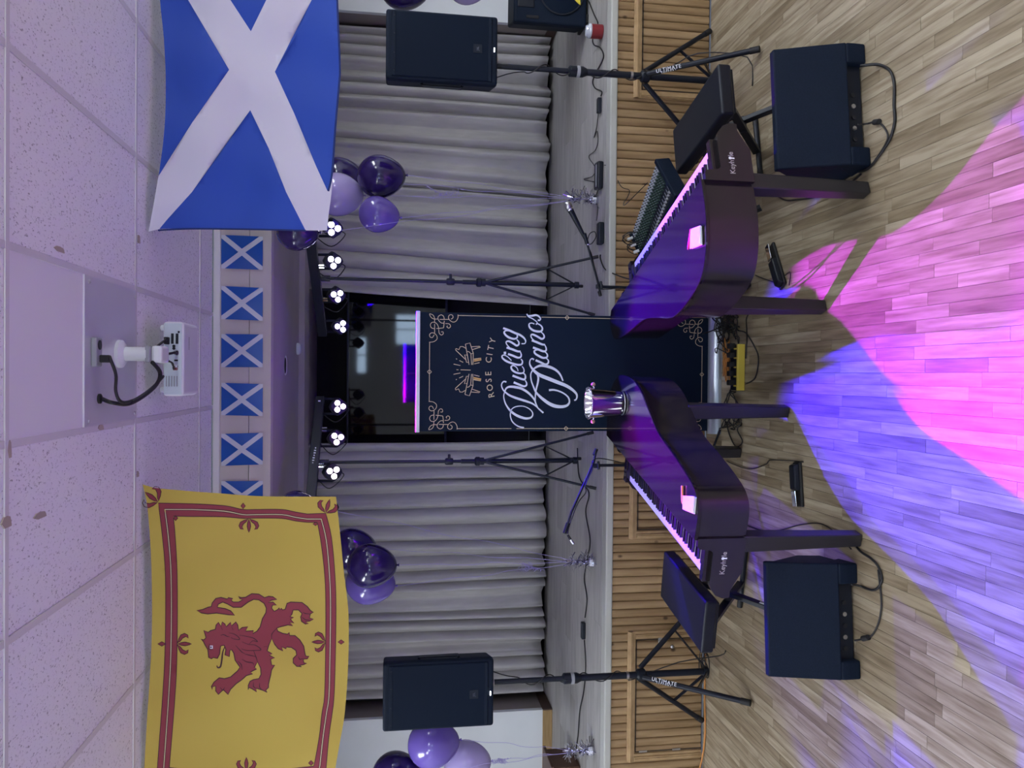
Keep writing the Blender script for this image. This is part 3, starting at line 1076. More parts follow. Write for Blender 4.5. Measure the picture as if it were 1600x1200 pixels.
mk = MB()
for k in range(8):
    mk.box((.05+.008*k, .10, -.0005), (.005, .006, .001))
mk.build('maker_mark', M_PLASTIC, pj)
clx, clz = ax, CEIL-.14


def cable(name, pts, r, label=None, cat='cable', mat_=None, parent=None, group=None, n=6, sm=6):
    o = MB().tube(catmull(pts, sm), r, n).build(name, mat_ or M_CABLE, parent, smooth=True, world=parent is not None)
    if label:
        tag(o, label, cat, group)
    return o


def pl_pt(x, y, Yv):
    return tuple(pY(x, y, Yv))


cable('power_lead', [(qo.x-.026, qo.y+.012, CEIL-.06), tuple(pZ(172, 560, CEIL-.075)), tuple(pZ(181, 585, CEIL-.08)), tuple(pZ(181, 612, CEIL-.085)), tuple(pZ(190, 628, CEIL-.09)), tuple(pZ(212, 624, CEIL-.10)), tuple(pZ(238, 606, CEIL-.115)), tuple(pZ(255, 588, CEIL-.12))], .007, None, parent=pj)
cable('signal_lead', [(qg.x, qg.y, CEIL-.014), tuple(pZ(175, 629, CEIL-.06)), tuple(pZ(200, 631, CEIL-.09)), tuple(pZ(225, 618, CEIL-.13)), tuple(pZ(245, 600, CEIL-.15)), tuple(pZ(250, 582, CEIL-.15)), tuple(pZ(238, 566, CEIL-.14))], .009, None, parent=pj)
sk = lambda u, z: ((A.x+B.x)/2+u*pw, yr-.025, C.z+z*ph)
for k, (u, z, r) in enumerate(((.24, .75, .006), (.08, .30, .006), (-.1, .34, .004), (-.13, .34, .004))):
    s = sk(u, z)
    cable('signal_lead', [pl_pt(222, 553, 3.66), pl_pt(230+k*2, 553+k*3, 3.72), ((s[0]+ax)/2, yr-.09, s[2]+.03-.01*k), (s[0], yr-.05, s[2]), s], r, None, parent=pj)
    MB().box((s[0], yr-.018, s[2]), (.034 if k == 0 else .016, .036, .018 if k == 0 else .014)).build('connector', M_RUBBER if k < 2 else (M_WHITEPL if k == 2 else M_RED), pj, world=True, bevel=.003)

# ------------------------------------------------------------------ LED light bars on tripods
def light_bar(label, slabel, ends, zbar, lamp_px, cxy, feet, lens, col, aims, powers):
    (xa, ya_), (xb, yb_) = ends
    a = pZ(xa, ya_, zbar)
    b = pZ(xb, yb_, zbar)
    stand = thing('light_stand', slabel, 'stand', (cxy[0], cxy[1], STAGE_Z))
    cx, cy = cxy
    zhub = STAGE_Z+.86
    MB().tube([(cx, cy, STAGE_Z+.12), (cx, cy, STAGE_Z+1.0)], .0175, 14).build('lower_pole', M_METALB, stand, world=True, auto=40)
    MB().tube([(cx, cy, STAGE_Z+.98), (cx, cy, zbar-.03)], .0125, 14).build('upper_pole', M_METALB, stand, world=True, auto=40)
    MB().lathe([(.028, 0), (.028, .03), (.034, .035), (.034, .06), (.022, .07)], 16, (cx, cy, zhub-.03)).build('leg_hub', M_PLASTIC, stand, world=True, auto=40)
    MB().lathe([(.022, 0), (.026, .01), (.026, .05), (.02, .06)], 16, (cx, cy, STAGE_Z+1.06)).build('clutch', M_PLASTIC, stand, world=True, auto=40)
    MB().box((cx+.035, cy-.01, STAGE_Z+1.09), (.04, .014, .02)).build('clamp_knob', M_PLASTIC, stand, world=True, bevel=.004)
    MB().lathe([(.026, 0), (.026, .03)], 14, (cx, cy, STAGE_Z+.12)).build('brace_collar', M_PLASTIC, stand, world=True, auto=40)
    for fx, fy in feet:
        top = Vector((cx, cy, zhub-.01))
        ft = Vector((fx, fy, STAGE_Z+.012))
        lg = MB().tube([top+(ft-top).normalized()*.02, ft], .0095, 10).build('leg', M_METALB, stand, world=True, auto=40)
        MB().tube([ft-(ft-top).normalized()*.04, ft+Vector((0, 0, -.002))], .013, 10).build('rubber_foot', M_RUBBER, lg, world=True, auto=40) if False else None
        MB().tube([ft-(ft-top).normalized()*.05, ft], .0125, 10).build('rubber_foot', M_RUBBER, stand, world=True, auto=40)
        md = top.lerp(ft, .55)
        MB().bar(md, (cx, cy, STAGE_Z+.135), .014, .006).build('brace', M_METALB, stand, world=True)
    bar = thing('stage_light_bar', label, 'stage light', tuple((a+b)/2))
    MB().bar(a, b, .05, .068).build('crossbar', M_METALB, bar, world=True, bevel=.004)
    mb = MB().tube([(cx, cy, zbar-.10), (cx, cy, zbar+.0)], .021, 14).build('stand_socket', M_METALB, bar, world=True, auto=40)
    dirv = (b-a).normalized()
    # white end sticker and switch marks on the crossbar face
    f = Vector((0, -1, 0))
    for t, sx in ((.04, .03), (.9, .018), (.97, .02)):
        c = a.lerp(b, t) + f*.0285
        MB().box(c, (sx, .002, .018)).build('sticker', M_WHITEINK, bar, world=True)
    for t in (.3, .62):
        for o in (-.014, .014):
            c = a.lerp(b, t)+dirv*o+V(0, -.01, -.035)
            MB().tube([c, c+V(0, 0, -.035)], .007, 8).build('connector', M_CHROME, bar, world=True, auto=40)
    for k, (lx, ly) in enumerate(lamp_px):
        t = (ly-ya_)/(yb_-ya_)
        base = a.lerp(b, t)
        c = pY(lx, ly, base.y-.03)
        look = (Vector(aims[k])-c).normalized()
        fc = (look*.55 + (EYE-c).normalized()*.75).normalized()
        zax = fc
        xax = zax.cross(Vector((0, 0, 1))).normalized()
        yax = zax.cross(xax)
        Mx = Matrix((xax, yax, zax)).transposed()
        hs = .062
        poly = [(hs*(.82 if abs(math.sin(2*q)) > .3 else 1)*math.cos(q)*1.12, hs*(.9 if abs(math.sin(2*q)) > .3 else 1)*math.sin(q)*1.12) for q in [2*math.pi*i/16 for i in range(16)]]
        hd = MB().prism(poly, -.06, .0, Mx, c).build('lamp_head', M_PLASTIC, bar, world=True, bevel=.006)
        for i in range(3):
            an = math.radians(90+120*i + (20*k))
            cc = c + Mx @ Vector((math.cos(an)*.029, math.sin(an)*.029, .001))
            MB().lathe([(.0205, 0), (.0205, .003), (.018, .005), (.0005, .006)], 18, cc, Mx, cap=False).build('lens', lens, hd, world=True, auto=60)
        yk = MB()
        sp = dirv*.075
        yk.bar(c+sp, Vector((c.x, base.y, base.z))+sp, .018, .004).bar(c-sp, Vector((c.x, base.y, base.z))-sp, .018, .004)
        yk.build('yoke', M_METALB, bar, world=True)
        if k < 3:
            nx = pY(*lamp_px[min(k+1, len(lamp_px)-1)], base.y)
            cable('lamp_lead', [c+V(0, .05, -.02), c+V(0, .07, -.07)+dirv*.04, c.lerp(nx, .5)+V(0, .06, .02), a.lerp(b, t)+dirv*.08+V(0, 0, -.03)], .004, None, parent=bar)
        if powers[k] > 0:
            s = spot('par_beam', c+fc*.012, aims[k], col[k], powers[k], *BEAM[{BLU: 0, MAG: 1, VIO: 2}[col[k]]])
            s.parent = bar
            s.matrix_parent_inverse = rootmat(bar).inverted()
    return bar


BEAM = ((44, .3), (35, .35), (46, .5))     # cone angle and edge softness of the blue and pink lamps
BLU = (.035, .0, 1.0)
MAG = (.52, .0, 1.0)
VIO = (.10, .0, 1.0)
fz = lambda x, y: pZ(x, y, 0)
bR = light_bar('black light bar with four lit pars glowing blue-violet, above the right piano', 'black tripod stand holding the blue-violet light bar',
          ((484, 362), (504, 522)), 2.80, ((521, 357), (522, 409), (527, 462), (533, 510)), (.69, 5.80), ((.885, 5.63), (.46, 5.72), (.72, 6.12)), M_LAMPW,
          [BLU]*4, [fz(1590, 800), fz(1530, 950), fz(1400, 880), fz(1480, 700)], [PAR*4.6]*4)
bL = light_bar('black light bar with lit pars glowing pink-violet, partly hidden by the yellow flag', 'black tripod stand holding the pink-violet light bar',
          ((500, 622), (484, 800)), 2.80, ((530, 635), (527, 685), (521, 738), (515, 792)), (-.64, 5.80), ((-.83, 5.63), (-.42, 5.72), (-.66, 6.12)), M_LAMPP,
          [MAG, MAG, VIO, MAG], [fz(1480, 400), fz(1560, 540), (-.95, 3.9, .5), fz(1480, 290)], [PAR*4.3, PAR*4.3, PAR*.6, PAR*4.3])
pm0, pm1 = pY(489.5, 722, 5.66), pY(494, 699, 5.66)
mk = MB()
for k in range(7):
    c = pm0.lerp(pm1, k/6)
    mk.box((c.x, c.y-.04, c.z), (.008, .002, .014 if k % 3 else .008))
mk.build('maker_mark', M_WHITEINK, bL, world=True)


# ------------------------------------------------------------------ loudspeakers on stands
def speaker(label, loc, rz, inner):
    t = thing('loudspeaker', label, 'speaker', loc, rz, 'loudspeakers on stands')
    W_, H_, D_ = .43, .70, .36
    poly = [(-W_/2, 0), (W_/2, 0), (W_/2, .05), (W_/2*.62, D_), (-W_/2*.62, D_), (-W_/2, .05)]
    MB().prism(poly, 0, H_).build('cabinet', M_CAB, t, bevel=.016, seg=3)
    MB().box2((-W_/2+.014, -.010, .035), (W_/2-.014, .004, H_-.035)).build('grille', M_GRILLE, t, bevel=.006)
    for z in (.012, H_-.05):
        pass
    for z0 in (.040, H_-.060):
        b = MB().box2((-W_/2+.014, -.012, z0), (W_/2-.014, -.008, z0+.018)).build('grille_rail', M_CAB, t, bevel=.002)
    for sx in (-.17, -.06, .06, .17):
        MB().lathe([(.004, 0), (.003, .003)], 8, (sx, -.012, H_-.051), Matrix.Rotation(math.pi/2, 3, 'X')).build('screw', M_PLASTIC, t)
    bx = 0.0
    MB().box2((bx-.028, -.0125, .10), (bx+.028, -.0095, .155)).build('badge', mat('badge_grey', (.010, .015, .026), .6, 0, .2), t, bevel=.002)
    text('badge_lettering', 'JBL', .022, M_BADGEINK, t, (bx, -.0135, .127), (1, 0, 0), (0, 0, 1), world=False)
    MB().box2((bx-.014, -.014, .018), (bx+.014, -.004, .026)).build('status_light', M_LEDW, t, bevel=.003)
    # side grip handle on the inner flank
    s = inner
    p = [V(s*(W_/2+.002), .06, .22), V(s*(W_/2+.014), .07, .225), V(s*(W_/2+.012), .07, .47), V(s*(W_/2+.002), .06, .475)]
    MB().tube(p, .010, 8).build('handle', M_PLASTIC, t, auto=40)
    MB().lathe([(.026, 0), (.026, -.02), (.022, -.025)], 18, (0, .17, 0)).build('pole_socket', M_STEEL, t, auto=40)
    return t


def spk_stand(label, c, feet, hubz, ztop, front, lean=0):
    t = thing('speaker_stand', label, 'stand', (c[0], c[1], 0), 0, 'speaker stands')
    cx, cy = c
    MB().tube([(cx, cy, .09), (cx, cy, 1.06)], .0225, 16).build('lower_pole', M_METALB, t, world=True, auto=40)
    MB().tube([(cx, cy, 1.0), (cx, cy, ztop+.02)], .0175, 16).build('upper_pole', M_METALB, t, world=True, auto=40)
    MB().lathe([(.0225, -.05), (.036, -.02), (.036, 0), (.037, .001), (.037, .022), (.036, .023), (.036, .07), (.022, .08)], 18, (cx, cy, 1.03)).build('clutch', M_PLASTIC, t, world=True, auto=40)
    MB().lathe([(.0385, 0), (.0385, .022)], 18, (cx, cy, 1.031)).build('clutch_ring', M_GREYPL, t, world=True, auto=40)
    MB().box((cx-.0, cy-.037, 1.075), (.02, .014, .045)).build('locking_lever', M_PLASTIC, t, world=True, bevel=.004)
    MB().lathe([(.026, 0), (.026, .016)], 14, (cx, cy, hubz+.09)).build('stop_ring', M_STEEL, t, world=True, auto=40)
    MB().lathe([(.030, 0), (.040, .008), (.040, .055), (.028, .065)], 18, (cx, cy, hubz-.03)).build('leg_hub', M_PLASTIC, t, world=True, auto=40)
    MB().lathe([(.034, 0), (.034, .03)], 18, (cx, cy, .085)).build('brace_collar', M_PLASTIC, t, world=True, auto=40)
    for k, (fx, fy) in enumerate(feet):
        top = Vector((cx, cy, hubz))
        d2 = Vector((fx-cx, fy-cy, 0)).normalized()
        top = top+d2*.045
        ft = Vector((fx, fy, .02))
        lg = MB().tube([top, ft], .0175, 14).build('leg', M_METALB, t, world=True, auto=40)
        MB().tube([ft-(ft-top).normalized()*.06, ft], .0205, 14).build('rubber_foot', M_RUBBER, lg, auto=40) if False else MB().tube([ft-(ft-top).normalized()*.06, ft], .0205, 14).build('rubber_foot', M_RUBBER, t, world=True, auto=40)
        md = top.lerp(ft, .52)
        MB().bar(md, (cx+d2.x*.03, cy+d2.y*.03, .10), .022, .006).build('brace', M_METALB, t, world=True)
        if k == front:
            d = (ft-top).normalized()
            mdv = top+d*.155
            vw = (EYE-mdv).normalized()
            nrm = (vw-d*vw.dot(d)).normalized()
            upv = nrm.cross(d)
            text('leg_lettering', 'ULTIMATE', .034, M_WHITEINK, t, mdv+nrm*.0178+upv*.003, d, upv, spacing=1.15)
            text('leg_lettering', 'SUPPORT', .015, M_WHITEINK, t, mdv+nrm*.0172-upv*.0125+d*.0, d, upv, spacing=1.9)
    return t


SPY = 5.12
cL, cR = (-2.03, SPY), (2.03, SPY)
zsp = 1.575
spk_stand('black tripod speaker stand with white lettering, left of the pianos', cL, [(-2.036, 4.595), (-2.48, 5.36), (-1.575, 5.36)], .56, zsp, 0)
spk_stand('black tripod speaker stand with white lettering, right of the pianos', cR, [(2.033, 4.580), (2.48, 5.36), (1.57, 5.36)], .575, zsp+.01, 0)
speaker('black loudspeaker on a tripod stand beside the yellow lion flag', (-2.03, SPY-.17, zsp+.02), math.radians(0), 1)
speaker('black loudspeaker on a tripod stand below the blue saltire flag', (2.06, SPY-.17, zsp+.03), math.radians(0), -1)


def spiral(c, z0, z1, r, turns, ph=0, n=40):
    return [(c[0]+r*math.cos(ph+turns*2*math.pi*k/n), c[1]+r*math.sin(ph+turns*2*math.pi*k/n), z0+(z1-z0)*k/n) for k in range(n+1)]


cable('speaker_cable', [(-1.93, SPY+.1, zsp+.15), (-1.97, SPY-.03, zsp-.05)] + spiral(cL, 1.45, .62, .03, 3.5)[2:] + [(-1.95, 5.1, .3), (-1.9, 5.05, .03), (-1.85, 5.0, .008)], .004, 'black cable wound down the left speaker stand pole', sm=3)
cable('speaker_cable', [(1.93, SPY+.1, zsp+.15), (1.97, SPY-.03, zsp-.05)] + spiral(cR, 1.45, .62, .03, 3.5, 1)[2:] + [(2.1, 5.1, .4), (2.16, 5.0, .25), (2.05, 4.75, .02), (1.85, 4.7, .008)], .004, 'black cable wound down the right speaker stand pole', sm=3)

# ------------------------------------------------------------------ roll-up banner
BY = 5.19
tl, trr = pY(655, 674, BY), pY(655, 487.5, BY)
bx0, bx1, bzt = tl.x, trr.x, (tl.z+trr.z)/2
ban = thing('roll_up_banner', 'tall black roll-up banner lettered Rose City Dueling Pianos between the pianos', 'banner', ((bx0+bx1)/2, BY, 0))
MB().box2((bx0, BY, .075), (bx1, BY+.003, bzt)).build('sheet', M_BANNER, ban, world=True)
MB().box2((bx0-.006, BY-.006, bzt-.004), (bx1+.006, BY+.010, bzt+.022)).build('top_rail', mat('banner_rail', (.72, .74, .82), .35, .2), ban, world=True, bevel=.003)
MB().tube([((bx0+bx1)/2, BY+.02, .05), ((bx0+bx1)/2, BY+.02, bzt)], .010, 10).build('support_pole', M_STEEL, ban, world=True, auto=40)
prof = [(-.055, 0), (.06, 0), (.06, .03), (.045, .06), (.02, .078), (-.01, .078), (-.035, .06), (-.055, .025)]
Mx = Matrix(((0, 0, 1), (1, 0, 0), (0, 1, 0)))
MB().prism(prof, bx0-.02, bx1+.02, Mx, (0, BY, 0)).build('base_cassette', M_SILVER, ban, world=True, auto=50)
surf_b = lambda x, y: pY(x, y, BY)
cA, cB, cC = pr((775, 565), .0875), pr((775, 480), .075), pr((660, 480), .075)
let = MB()
cE = pr((640, 470), .175)
strokes = [
    (cA([(185,365),(140,355),(105,390),(100,440),(125,500),(160,540),(230,595),(330,640),(450,680),(560,715),(650,750),(720,800),(770,850),(845,915)]), [2.6,2.0,1.8,2.0,2.8,3.6,3.4,2.4,2.0,2.6]),
    (cA([(155,540),(180,480),(240,450),(340,455),(450,480),(560,545),(640,620),(690,690),(715,760),(740,810)]), [1.8,2.8,4.0,3.6,3.0,2.2,1.8]),
    (cA([(160,530),(140,590),(140,650),(165,740),(210,820),(270,890),(350,950),(450,995),(540,1015),(620,1000),(655,950),(640,890),(580,835),(500,800),(420,795),(340,810),(280,850),(258,910),(258,980),(285,1060),(340,1120),(420,1165),(500,1180)]), [1.4,1.6,2.2,3.4,4.0,3.2,1.8,1.5,1.5,1.6,1.6,1.8,2.0,2.4]),
    (cB([(790,1095),(755,1070),(720,1090),(702,1140),(708,1200)]) + cA([(650,130),(720,200),(800,250),(950,310),(1100,370),(1250,430),(1360,500),(1430,570),(1445,630),(1425,680),(1395,690)]), [2.8,1.8,1.8,2.8,4.6,5.6,5.4,4.6,3.2,2.2,2.2]),
    (cA([(1195,345),(1150,240),(1080,160),(980,105),(860,75),(780,75),(700,110),(650,160),(620,230),(630,340),(665,440),(710,540),(770,610),(850,680),(950,750),(1060,795),(1180,805),(1270,780),(1310,720),(1290,640),(1220,575),(1130,530),(1030,505),(945,510)]), [2.0,3.2,4.4,3.8,2.2,1.8,2.2,3.2,4.6,5.4,4.2,2.6,2.2,2.4,3.2]),
    (cA([(735,220),(755,290),(745,380),(720,480),(705,580),(700,690),(715,770)]), [2.4,3.0,2.4,1.8,1.6]),
    (cA([(315,370),(400,405),(490,440),(540,425),(545,380),(520,335)]), [3.4,3.2,2.4,1.6]), (cA([(295,250),(400,290),(500,320),(525,280),(515,230),(480,205)]), [3.4,3.2,2.4,1.6]),
    (cA([(395,170),(370,110),(310,70),(270,95),(290,150),(360,195),(440,210),(495,190),(495,130),(465,85)]), [1.4,1.6,2.6,3.2,2.6,1.6,1.4]),
    (cB([(320,1110),(250,1040),(180,1000),(130,1010),(135,1060),(210,1120),(320,1165),(450,1200),(530,1190),(550,1130),(520,1080)]), [1.4,1.6,2.2,3.2,3.2,2.6,1.6]),
    (cB([(250,975),(350,1010),(450,1050),(510,1040),(525,990),(505,930)]), [3.2,3.2,2.4,1.6]), (cB([(220,840),(330,875),(450,920),(510,920)]), [3.2,3.4,2.6]),
    (cB([(290,850),(220,770),(215,720),(270,710),(350,750),(430,800),(475,770),(470,720),(430,670)]), [1.4,1.8,3.0,3.2,2.4,1.5]),
    (cB([(150,435),(280,485),(400,540),(500,580),(580,640),(615,700),(600,755),(530,760)]), [3.0,3.4,3.4,2.6,1.6,1.8]), (cB([(430,545),(300,500),(200,490),(170,530),(210,590),(290,640),(380,660),(440,630),(440,580)]), [1.6,1.8,2.8,3.4,2.6,1.8]),
    (cB([(825,1105),(920,1145),(1020,1190),(1080,1170),(1090,1110),(1050,1065)]), [3.4,3.2,2.4,1.6]), (cB([(770,840),(880,880),(990,920),(1040,900),(1040,840),(1010,780)]), [3.2,3.4,2.4,1.5]),
    (cB([(1030,930),(940,895),(850,890),(800,910),(810,960),(880,1010),(980,1055),(1060,1040),(1065,980),(1020,930)]), [1.5,1.8,2.8,3.4,2.6,1.6]),
    (cB([(745,690),(850,730),(960,775),(1020,780)]), [3.2,3.4,2.6]), (cB([(820,720),(740,640),(730,580),(770,570),(860,610),(950,660),(1000,630),(990,570),(940,520)]), [1.4,1.8,3.0,3.2,2.4,1.5]),
    (cB([(800,350),(740,330),(690,350),(700,420),(770,480),(860,505),(940,500),(965,440),(930,380),(850,335)]), [1.6,1.8,3.2,3.4,2.4,1.6]),
    (cB([(830,360),(860,330),(830,290),(760,240),(680,200),(640,140)]), [2.4,1.4,1.5,1.8,2.0]), (cB([(660,180),(740,180),(830,165),(890,190),(925,240),(905,275),(870,265)]), [2.2,3.2,2.6,2.0,2.8]),
    (cB([(160,955),(210,955)]), 4.2),
]
for k, (pts, wd) in enumerate(strokes):
    ribbon(let, pts, wd, surf_b, .0012+.00004*k)
let.build('script_lettering', M_LILACINK, ban, world=True)
# gold frame: corner ornaments mirrored about the sheet centre, straight lines between
TLc, BRc = surf_b(671, 661.5), surf_b(1097, 493)
TRc = surf_b(671, 492)
cxm, czm = (bx0+bx1)/2, (TLc.z+BRc.z)/2
orn = [[(740,155),(740,220),(700,290),(640,310),(580,280),(545,230),(550,180),(590,155),(630,175),(635,220),(595,250)], [(560,255),(450,255),(360,255)], [(330,245),(240,245),(180,210),(150,150),(165,140),(220,165),(250,220),(255,310)],
       [(255,350),(255,540)], [(455,250),(440,190),(390,160),(335,190),(325,240),(350,290),(400,330),(450,330)], [(455,285),(450,350),(440,430)], [(440,430),(360,440),(290,445)],
       [(260,450),(190,430),(165,370),(195,320),(250,315),(300,345),(330,400),(340,460)], [(480,340),(560,350),(585,400),(550,435),(510,410),(525,385)], [(340,470),(350,540),(390,580),(430,560),(430,515),(390,515)],
       [(140,730),(230,720),(300,670),(300,600),(250,545),(190,535),(150,570),(160,620),(210,630),(245,575)]]
for sx in (1, -1):
    for sz in (1, -1):
        g = MB()
        sf_ = lambda x, y: (lambda q: V(cxm+(q.x-cxm)*sx, BY, czm+(q.z-czm)*sz))(surf_b(x, y))
        for q in orn:
            ribbon(g, cC(q), .95, sf_, .0012)
        g.build('corner_ornament', M_GOLDINK, ban, world=True)
g = MB()
ex, ez = surf_b(671, 492).x, surf_b(671, 577).z
hx = abs(ex-cxm)
hz = ez-czm
t_ = .0019
ox = surf_b(671, 492).x-surf_b(671, 534.7).x
oz = surf_b(671, 492).z-surf_b(715, 492).z
for s in (-1, 1):
    gapz = [(czm-hz+oz, czm+hz-oz)]
    dz_ = surf_b(886, 495).z
    xs = cxm+s*hx
    if s > 0:
        za, zb = surf_b(822, 493).z, surf_b(846, 493).z
    else:
        za, zb = surf_b(799, 661).z, surf_b(807, 661).z
    for z0, z1 in ((czm-hz+oz, zb), (za, czm+hz-oz)):
        g.box2((xs-t_, BY-.0016, z0), (xs+t_, BY, z1))
    zs = czm+s*hz
    g.box2((cxm-hx+ox, BY-.0016, zs-t_), (cxm+hx-ox, BY, zs+t_))
    for cxx, czz in ((xs, dz_), (cxm, zs)):
        for q in range(4):
            a0, a1 = q*math.pi/2, (q+1)*math.pi/2
            g.bar((cxx+.014*math.cos(a0), BY-.001, czz+.014*math.sin(a0)), (cxx+.014*math.cos(a1), BY-.001, czz+.014*math.sin(a1)), .0035, .0035, (0, 1, 0))
g.build('border_line', M_GOLDINK, ban, world=True)
em = MB()
amb = MB()
emb = [([(690,885),(700,860),(760,885),(790,820),(840,820),(910,860)], 0), ([(690,890),(900,1090)], 0), ([(895,770),(990,745),(1060,960),(1052,1200)], 0), ([(895,770),(972,1200)], 0), ([(935,920),(980,935),(1010,970),(1050,960)], 3), ([(1010,970),(1025,1200)], 0),
       ([(930,1000),(880,990),(920,1150),(965,1150)], 0), ([(1020,825),(1190,815),(1210,830),(1040,885)], 0), ([(1080,1180),(1190,1155)], 0), ([(770,1110),(850,1150)], 0), ([(700,1070),(720,1085)], 0), ([(650,1185),(790,1215)], 0), ([(1070,1080),(1220,1060),(1225,1100),(1075,1130)], 0)]
axm = surf_b(720, 577).x
for s in (1, -1):
    sf_ = lambda x, y: (lambda q: V(axm+(q.x-axm)*s, BY, q.z))(surf_b(x, y))
    for q, smt in emb:
        ribbon(em, cC(q), 1.0, sf_, .0012, False, smt)
    for yy in (1085, 1105, 1120):
        ribbon(amb, cC([(1072, yy+12), (1222, yy-20)]), 1.1, sf_, .0014, False, 0)
ribbon(em, cE([(455, 616), (545, 619)]), 1.0, surf_b, .0012, False, 0)
ribbon(em, cE([(418, 615), (436, 616)]), 1.0, surf_b, .0012, False, 0)
em.build('piano_emblem', M_GOLDINK, ban, world=True)
amb.build('emblem_highlight', M_AMBERINK, ban, world=True)
for ch, x, y, a in (('R', 768, 617.3, -14), ('O', 765.7, 605.6, -9), ('S', 764, 594.4, -5), ('E', 763.4, 583.8, -2), ('C', 764, 562.4, 5), ('I', 765.4, 553.6, 8), ('T', 767.2, 543.8, 11), ('Y', 770, 532.4, 14)):
    q = surf_b(x, y)
    r = math.radians(-a)
    text('heading_letter', ch, .058, M_GOLDINK, ban, (q.x, BY-.0016, q.z), (math.cos(r), 0, math.sin(r)), (-math.sin(r), 0, math.cos(r)))


# ------------------------------------------------------------------ digital grand pianos
def piano(label, A, B, outward, curve, legs, paper_side):
    A = V(*A, 0)
    B = V(*B, 0)
    d = (B-A).normalized()
    n = V(outward[0], outward[1], 0)
    n = (n-d*n.dot(d)).normalized()
    L = (B-A).length
    ZL = .86
    t = thing('digital_grand_piano', label, 'piano', ((A.x+B.x)/2, (A.y+B.y)/2, 0), 0, 'grand pianos')
    edge = [(p.x, p.y) for p in catmull([(x, y, 0) for x, y in curve], 8)]
    poly = edge
    MB().prism(poly, ZL-.018, ZL).build('lid', M_GLOSS, t, world=True, bevel=.004, seg=3)
    # curved side wall under the lid, a little inside its edge
    cen = V(sum(p[0] for p in poly)/len(poly), sum(p[1] for p in poly)/len(poly), 0)
    m_ = len(edge)
    ins = []
    for i, p in enumerate(edge):
        q0 = V(*edge[max(i-1, 0)], 0)
        q1 = V(*edge[min(i+1, m_-1)], 0)
        tg_ = (q1-q0).normalized()
        nn = V(-tg_.y, tg_.x, 0)
        if nn.dot(cen-V(*p, 0)) < 0:
            nn = -nn
        ins.append((V(*p, 0)+nn*.010, V(*p, 0)+nn*.028))
    vs, fs = [], []
    zb = .605
    for o_, i_ in ins:
        vs += [(o_.x, o_.y, zb), (o_.x, o_.y, ZL-.018), (i_.x, i_.y, ZL-.018), (i_.x, i_.y, zb)]
    for i in range(m_-1):
        for k in range(4):
            fs.append((4*i+k, 4*i+(k+1) % 4, 4*i+4+(k+1) % 4, 4*i+4+k))
    fs += [(3, 2, 1, 0), tuple(4*(m_-1)+k for k in range(4))]
    MB().add(vs, fs).build('side_wall', M_SATIN, t, world=True, auto=30)
    MB().prism([(i_.x, i_.y) for o_, i_ in ins], ZL-.10, ZL-.09).build('bed_board', M_LEG, t, world=True)
    # end panel with the cut-out beside the keys and the far end panel
    prof = [(-.01, ZL-.018), (.03, ZL-.018), (.042, ZL-.03), (.050, .775), (.062, .762), (.225, .762), (.25, .752), (.285, .725), (.300, .69), (.298, .655), (.262, .655), (.245, .648), (.16, zb), (-.01, zb)]
    for s0, s1 in ((-.012, .012), (1.345, 1.365)):
        vs = []
        for s in (s0, s1):
            for a, z in prof:
                p = A+n*a+d*s
                vs.append((p.x, p.y, z))
        m2 = len(prof)
        fs = [tuple(range(m2-1, -1, -1)), tuple(range(m2, 2*m2))]+[(i, (i+1) % m2, m2+(i+1) % m2, m2+i) for i in range(m2)]
        pn = MB().add(vs, fs).build('end_panel', M_SATIN, t, world=True, auto=30)
    # keyboard body
    up = V(0, 0, 1)
    R3 = Matrix((n, d, up)).transposed()

    def kb(a0, a1, s0, s1, z0, z1):
        c = A+n*(a0+a1)/2+d*(s0+s1)/2
        return MB().box((c.x, c.y, (z0+z1)/2), (a1-a0, s1-s0, z1-z0), R3)
    kb(-.02, .235, .014, 1.345, .665, .742).build('keyboard_case', M_PLASTIC, t, world=True, bevel=.004)
    kb(.03, .225, .014, .052, .742, .790).build('key_cheek', M_GLOSS, t, world=True, bevel=.004)
    kb(.03, .225, 1.292, 1.345, .742, .790).build('key_cheek', M_GLOSS, t, world=True, bevel=.004)
    kb(-.01, .045, .014, 1.345, .742, .79).build('control_panel', M_GLOSS, t, world=True)
    kw = (1.290-.054)/52
    wk = MB()
    bk = MB()
    for i in range(52):
        s0 = .054+i*kw
        c = A+n*.135+d*(s0+kw/2)
        wk.box((c.x, c.y, .754), (.150, kw-.0012, .022), R3)
        if i < 51 and (i+5) % 7 not in (2, 6):
            c = A+n*.110+d*(s0+kw)
            bk.box((c.x, c.y, .770), (.098, .011, .018), R3)
    wk.build('white_keys', M_WHITEKEY, t, world=True, kind='stuff')
    bk.build('black_keys', M_BLACKKEY, t, world=True, kind='stuff')
    for k, (x, y) in enumerate(legs):
        MB().box((x, y, .31), (.062, .062, .61), R3, taper=1.32).build('leg', M_LEG, t, world=True, bevel=.006)
    # lettering on the near end panel
    f = -d
    c = A+n*.10+f*.0128
    rdir = n if n.x > 0 else -n
    text('panel_lettering', 'Keyh', .036, M_PANELINK, t, (c.x, c.y, .705), rdir, (0, 0, 1), align='RIGHT')
    c2 = c+rdir*.018
    text('panel_lettering', 'le', .036, M_PANELINK, t, (c2.x, c2.y, .705), rdir, (0, 0, 1), align='LEFT')
    hk = c+rdir*.009
    kh = MB().lathe([(.0075, 0), (.0075, .0012)], 12, (hk.x, hk.y, .711), Matrix((n, up, f)).transposed())
    kh.box((hk.x+f.x*.0004, hk.y+f.y*.0004, .700), (.007, .0012, .020), R3)
    kh.build('keyhole_mark', M_WHITEINK, t, world=True)
    return t


def zl(x, y):
    p = pZ(x, y, .86)
    return (p.x, p.y)


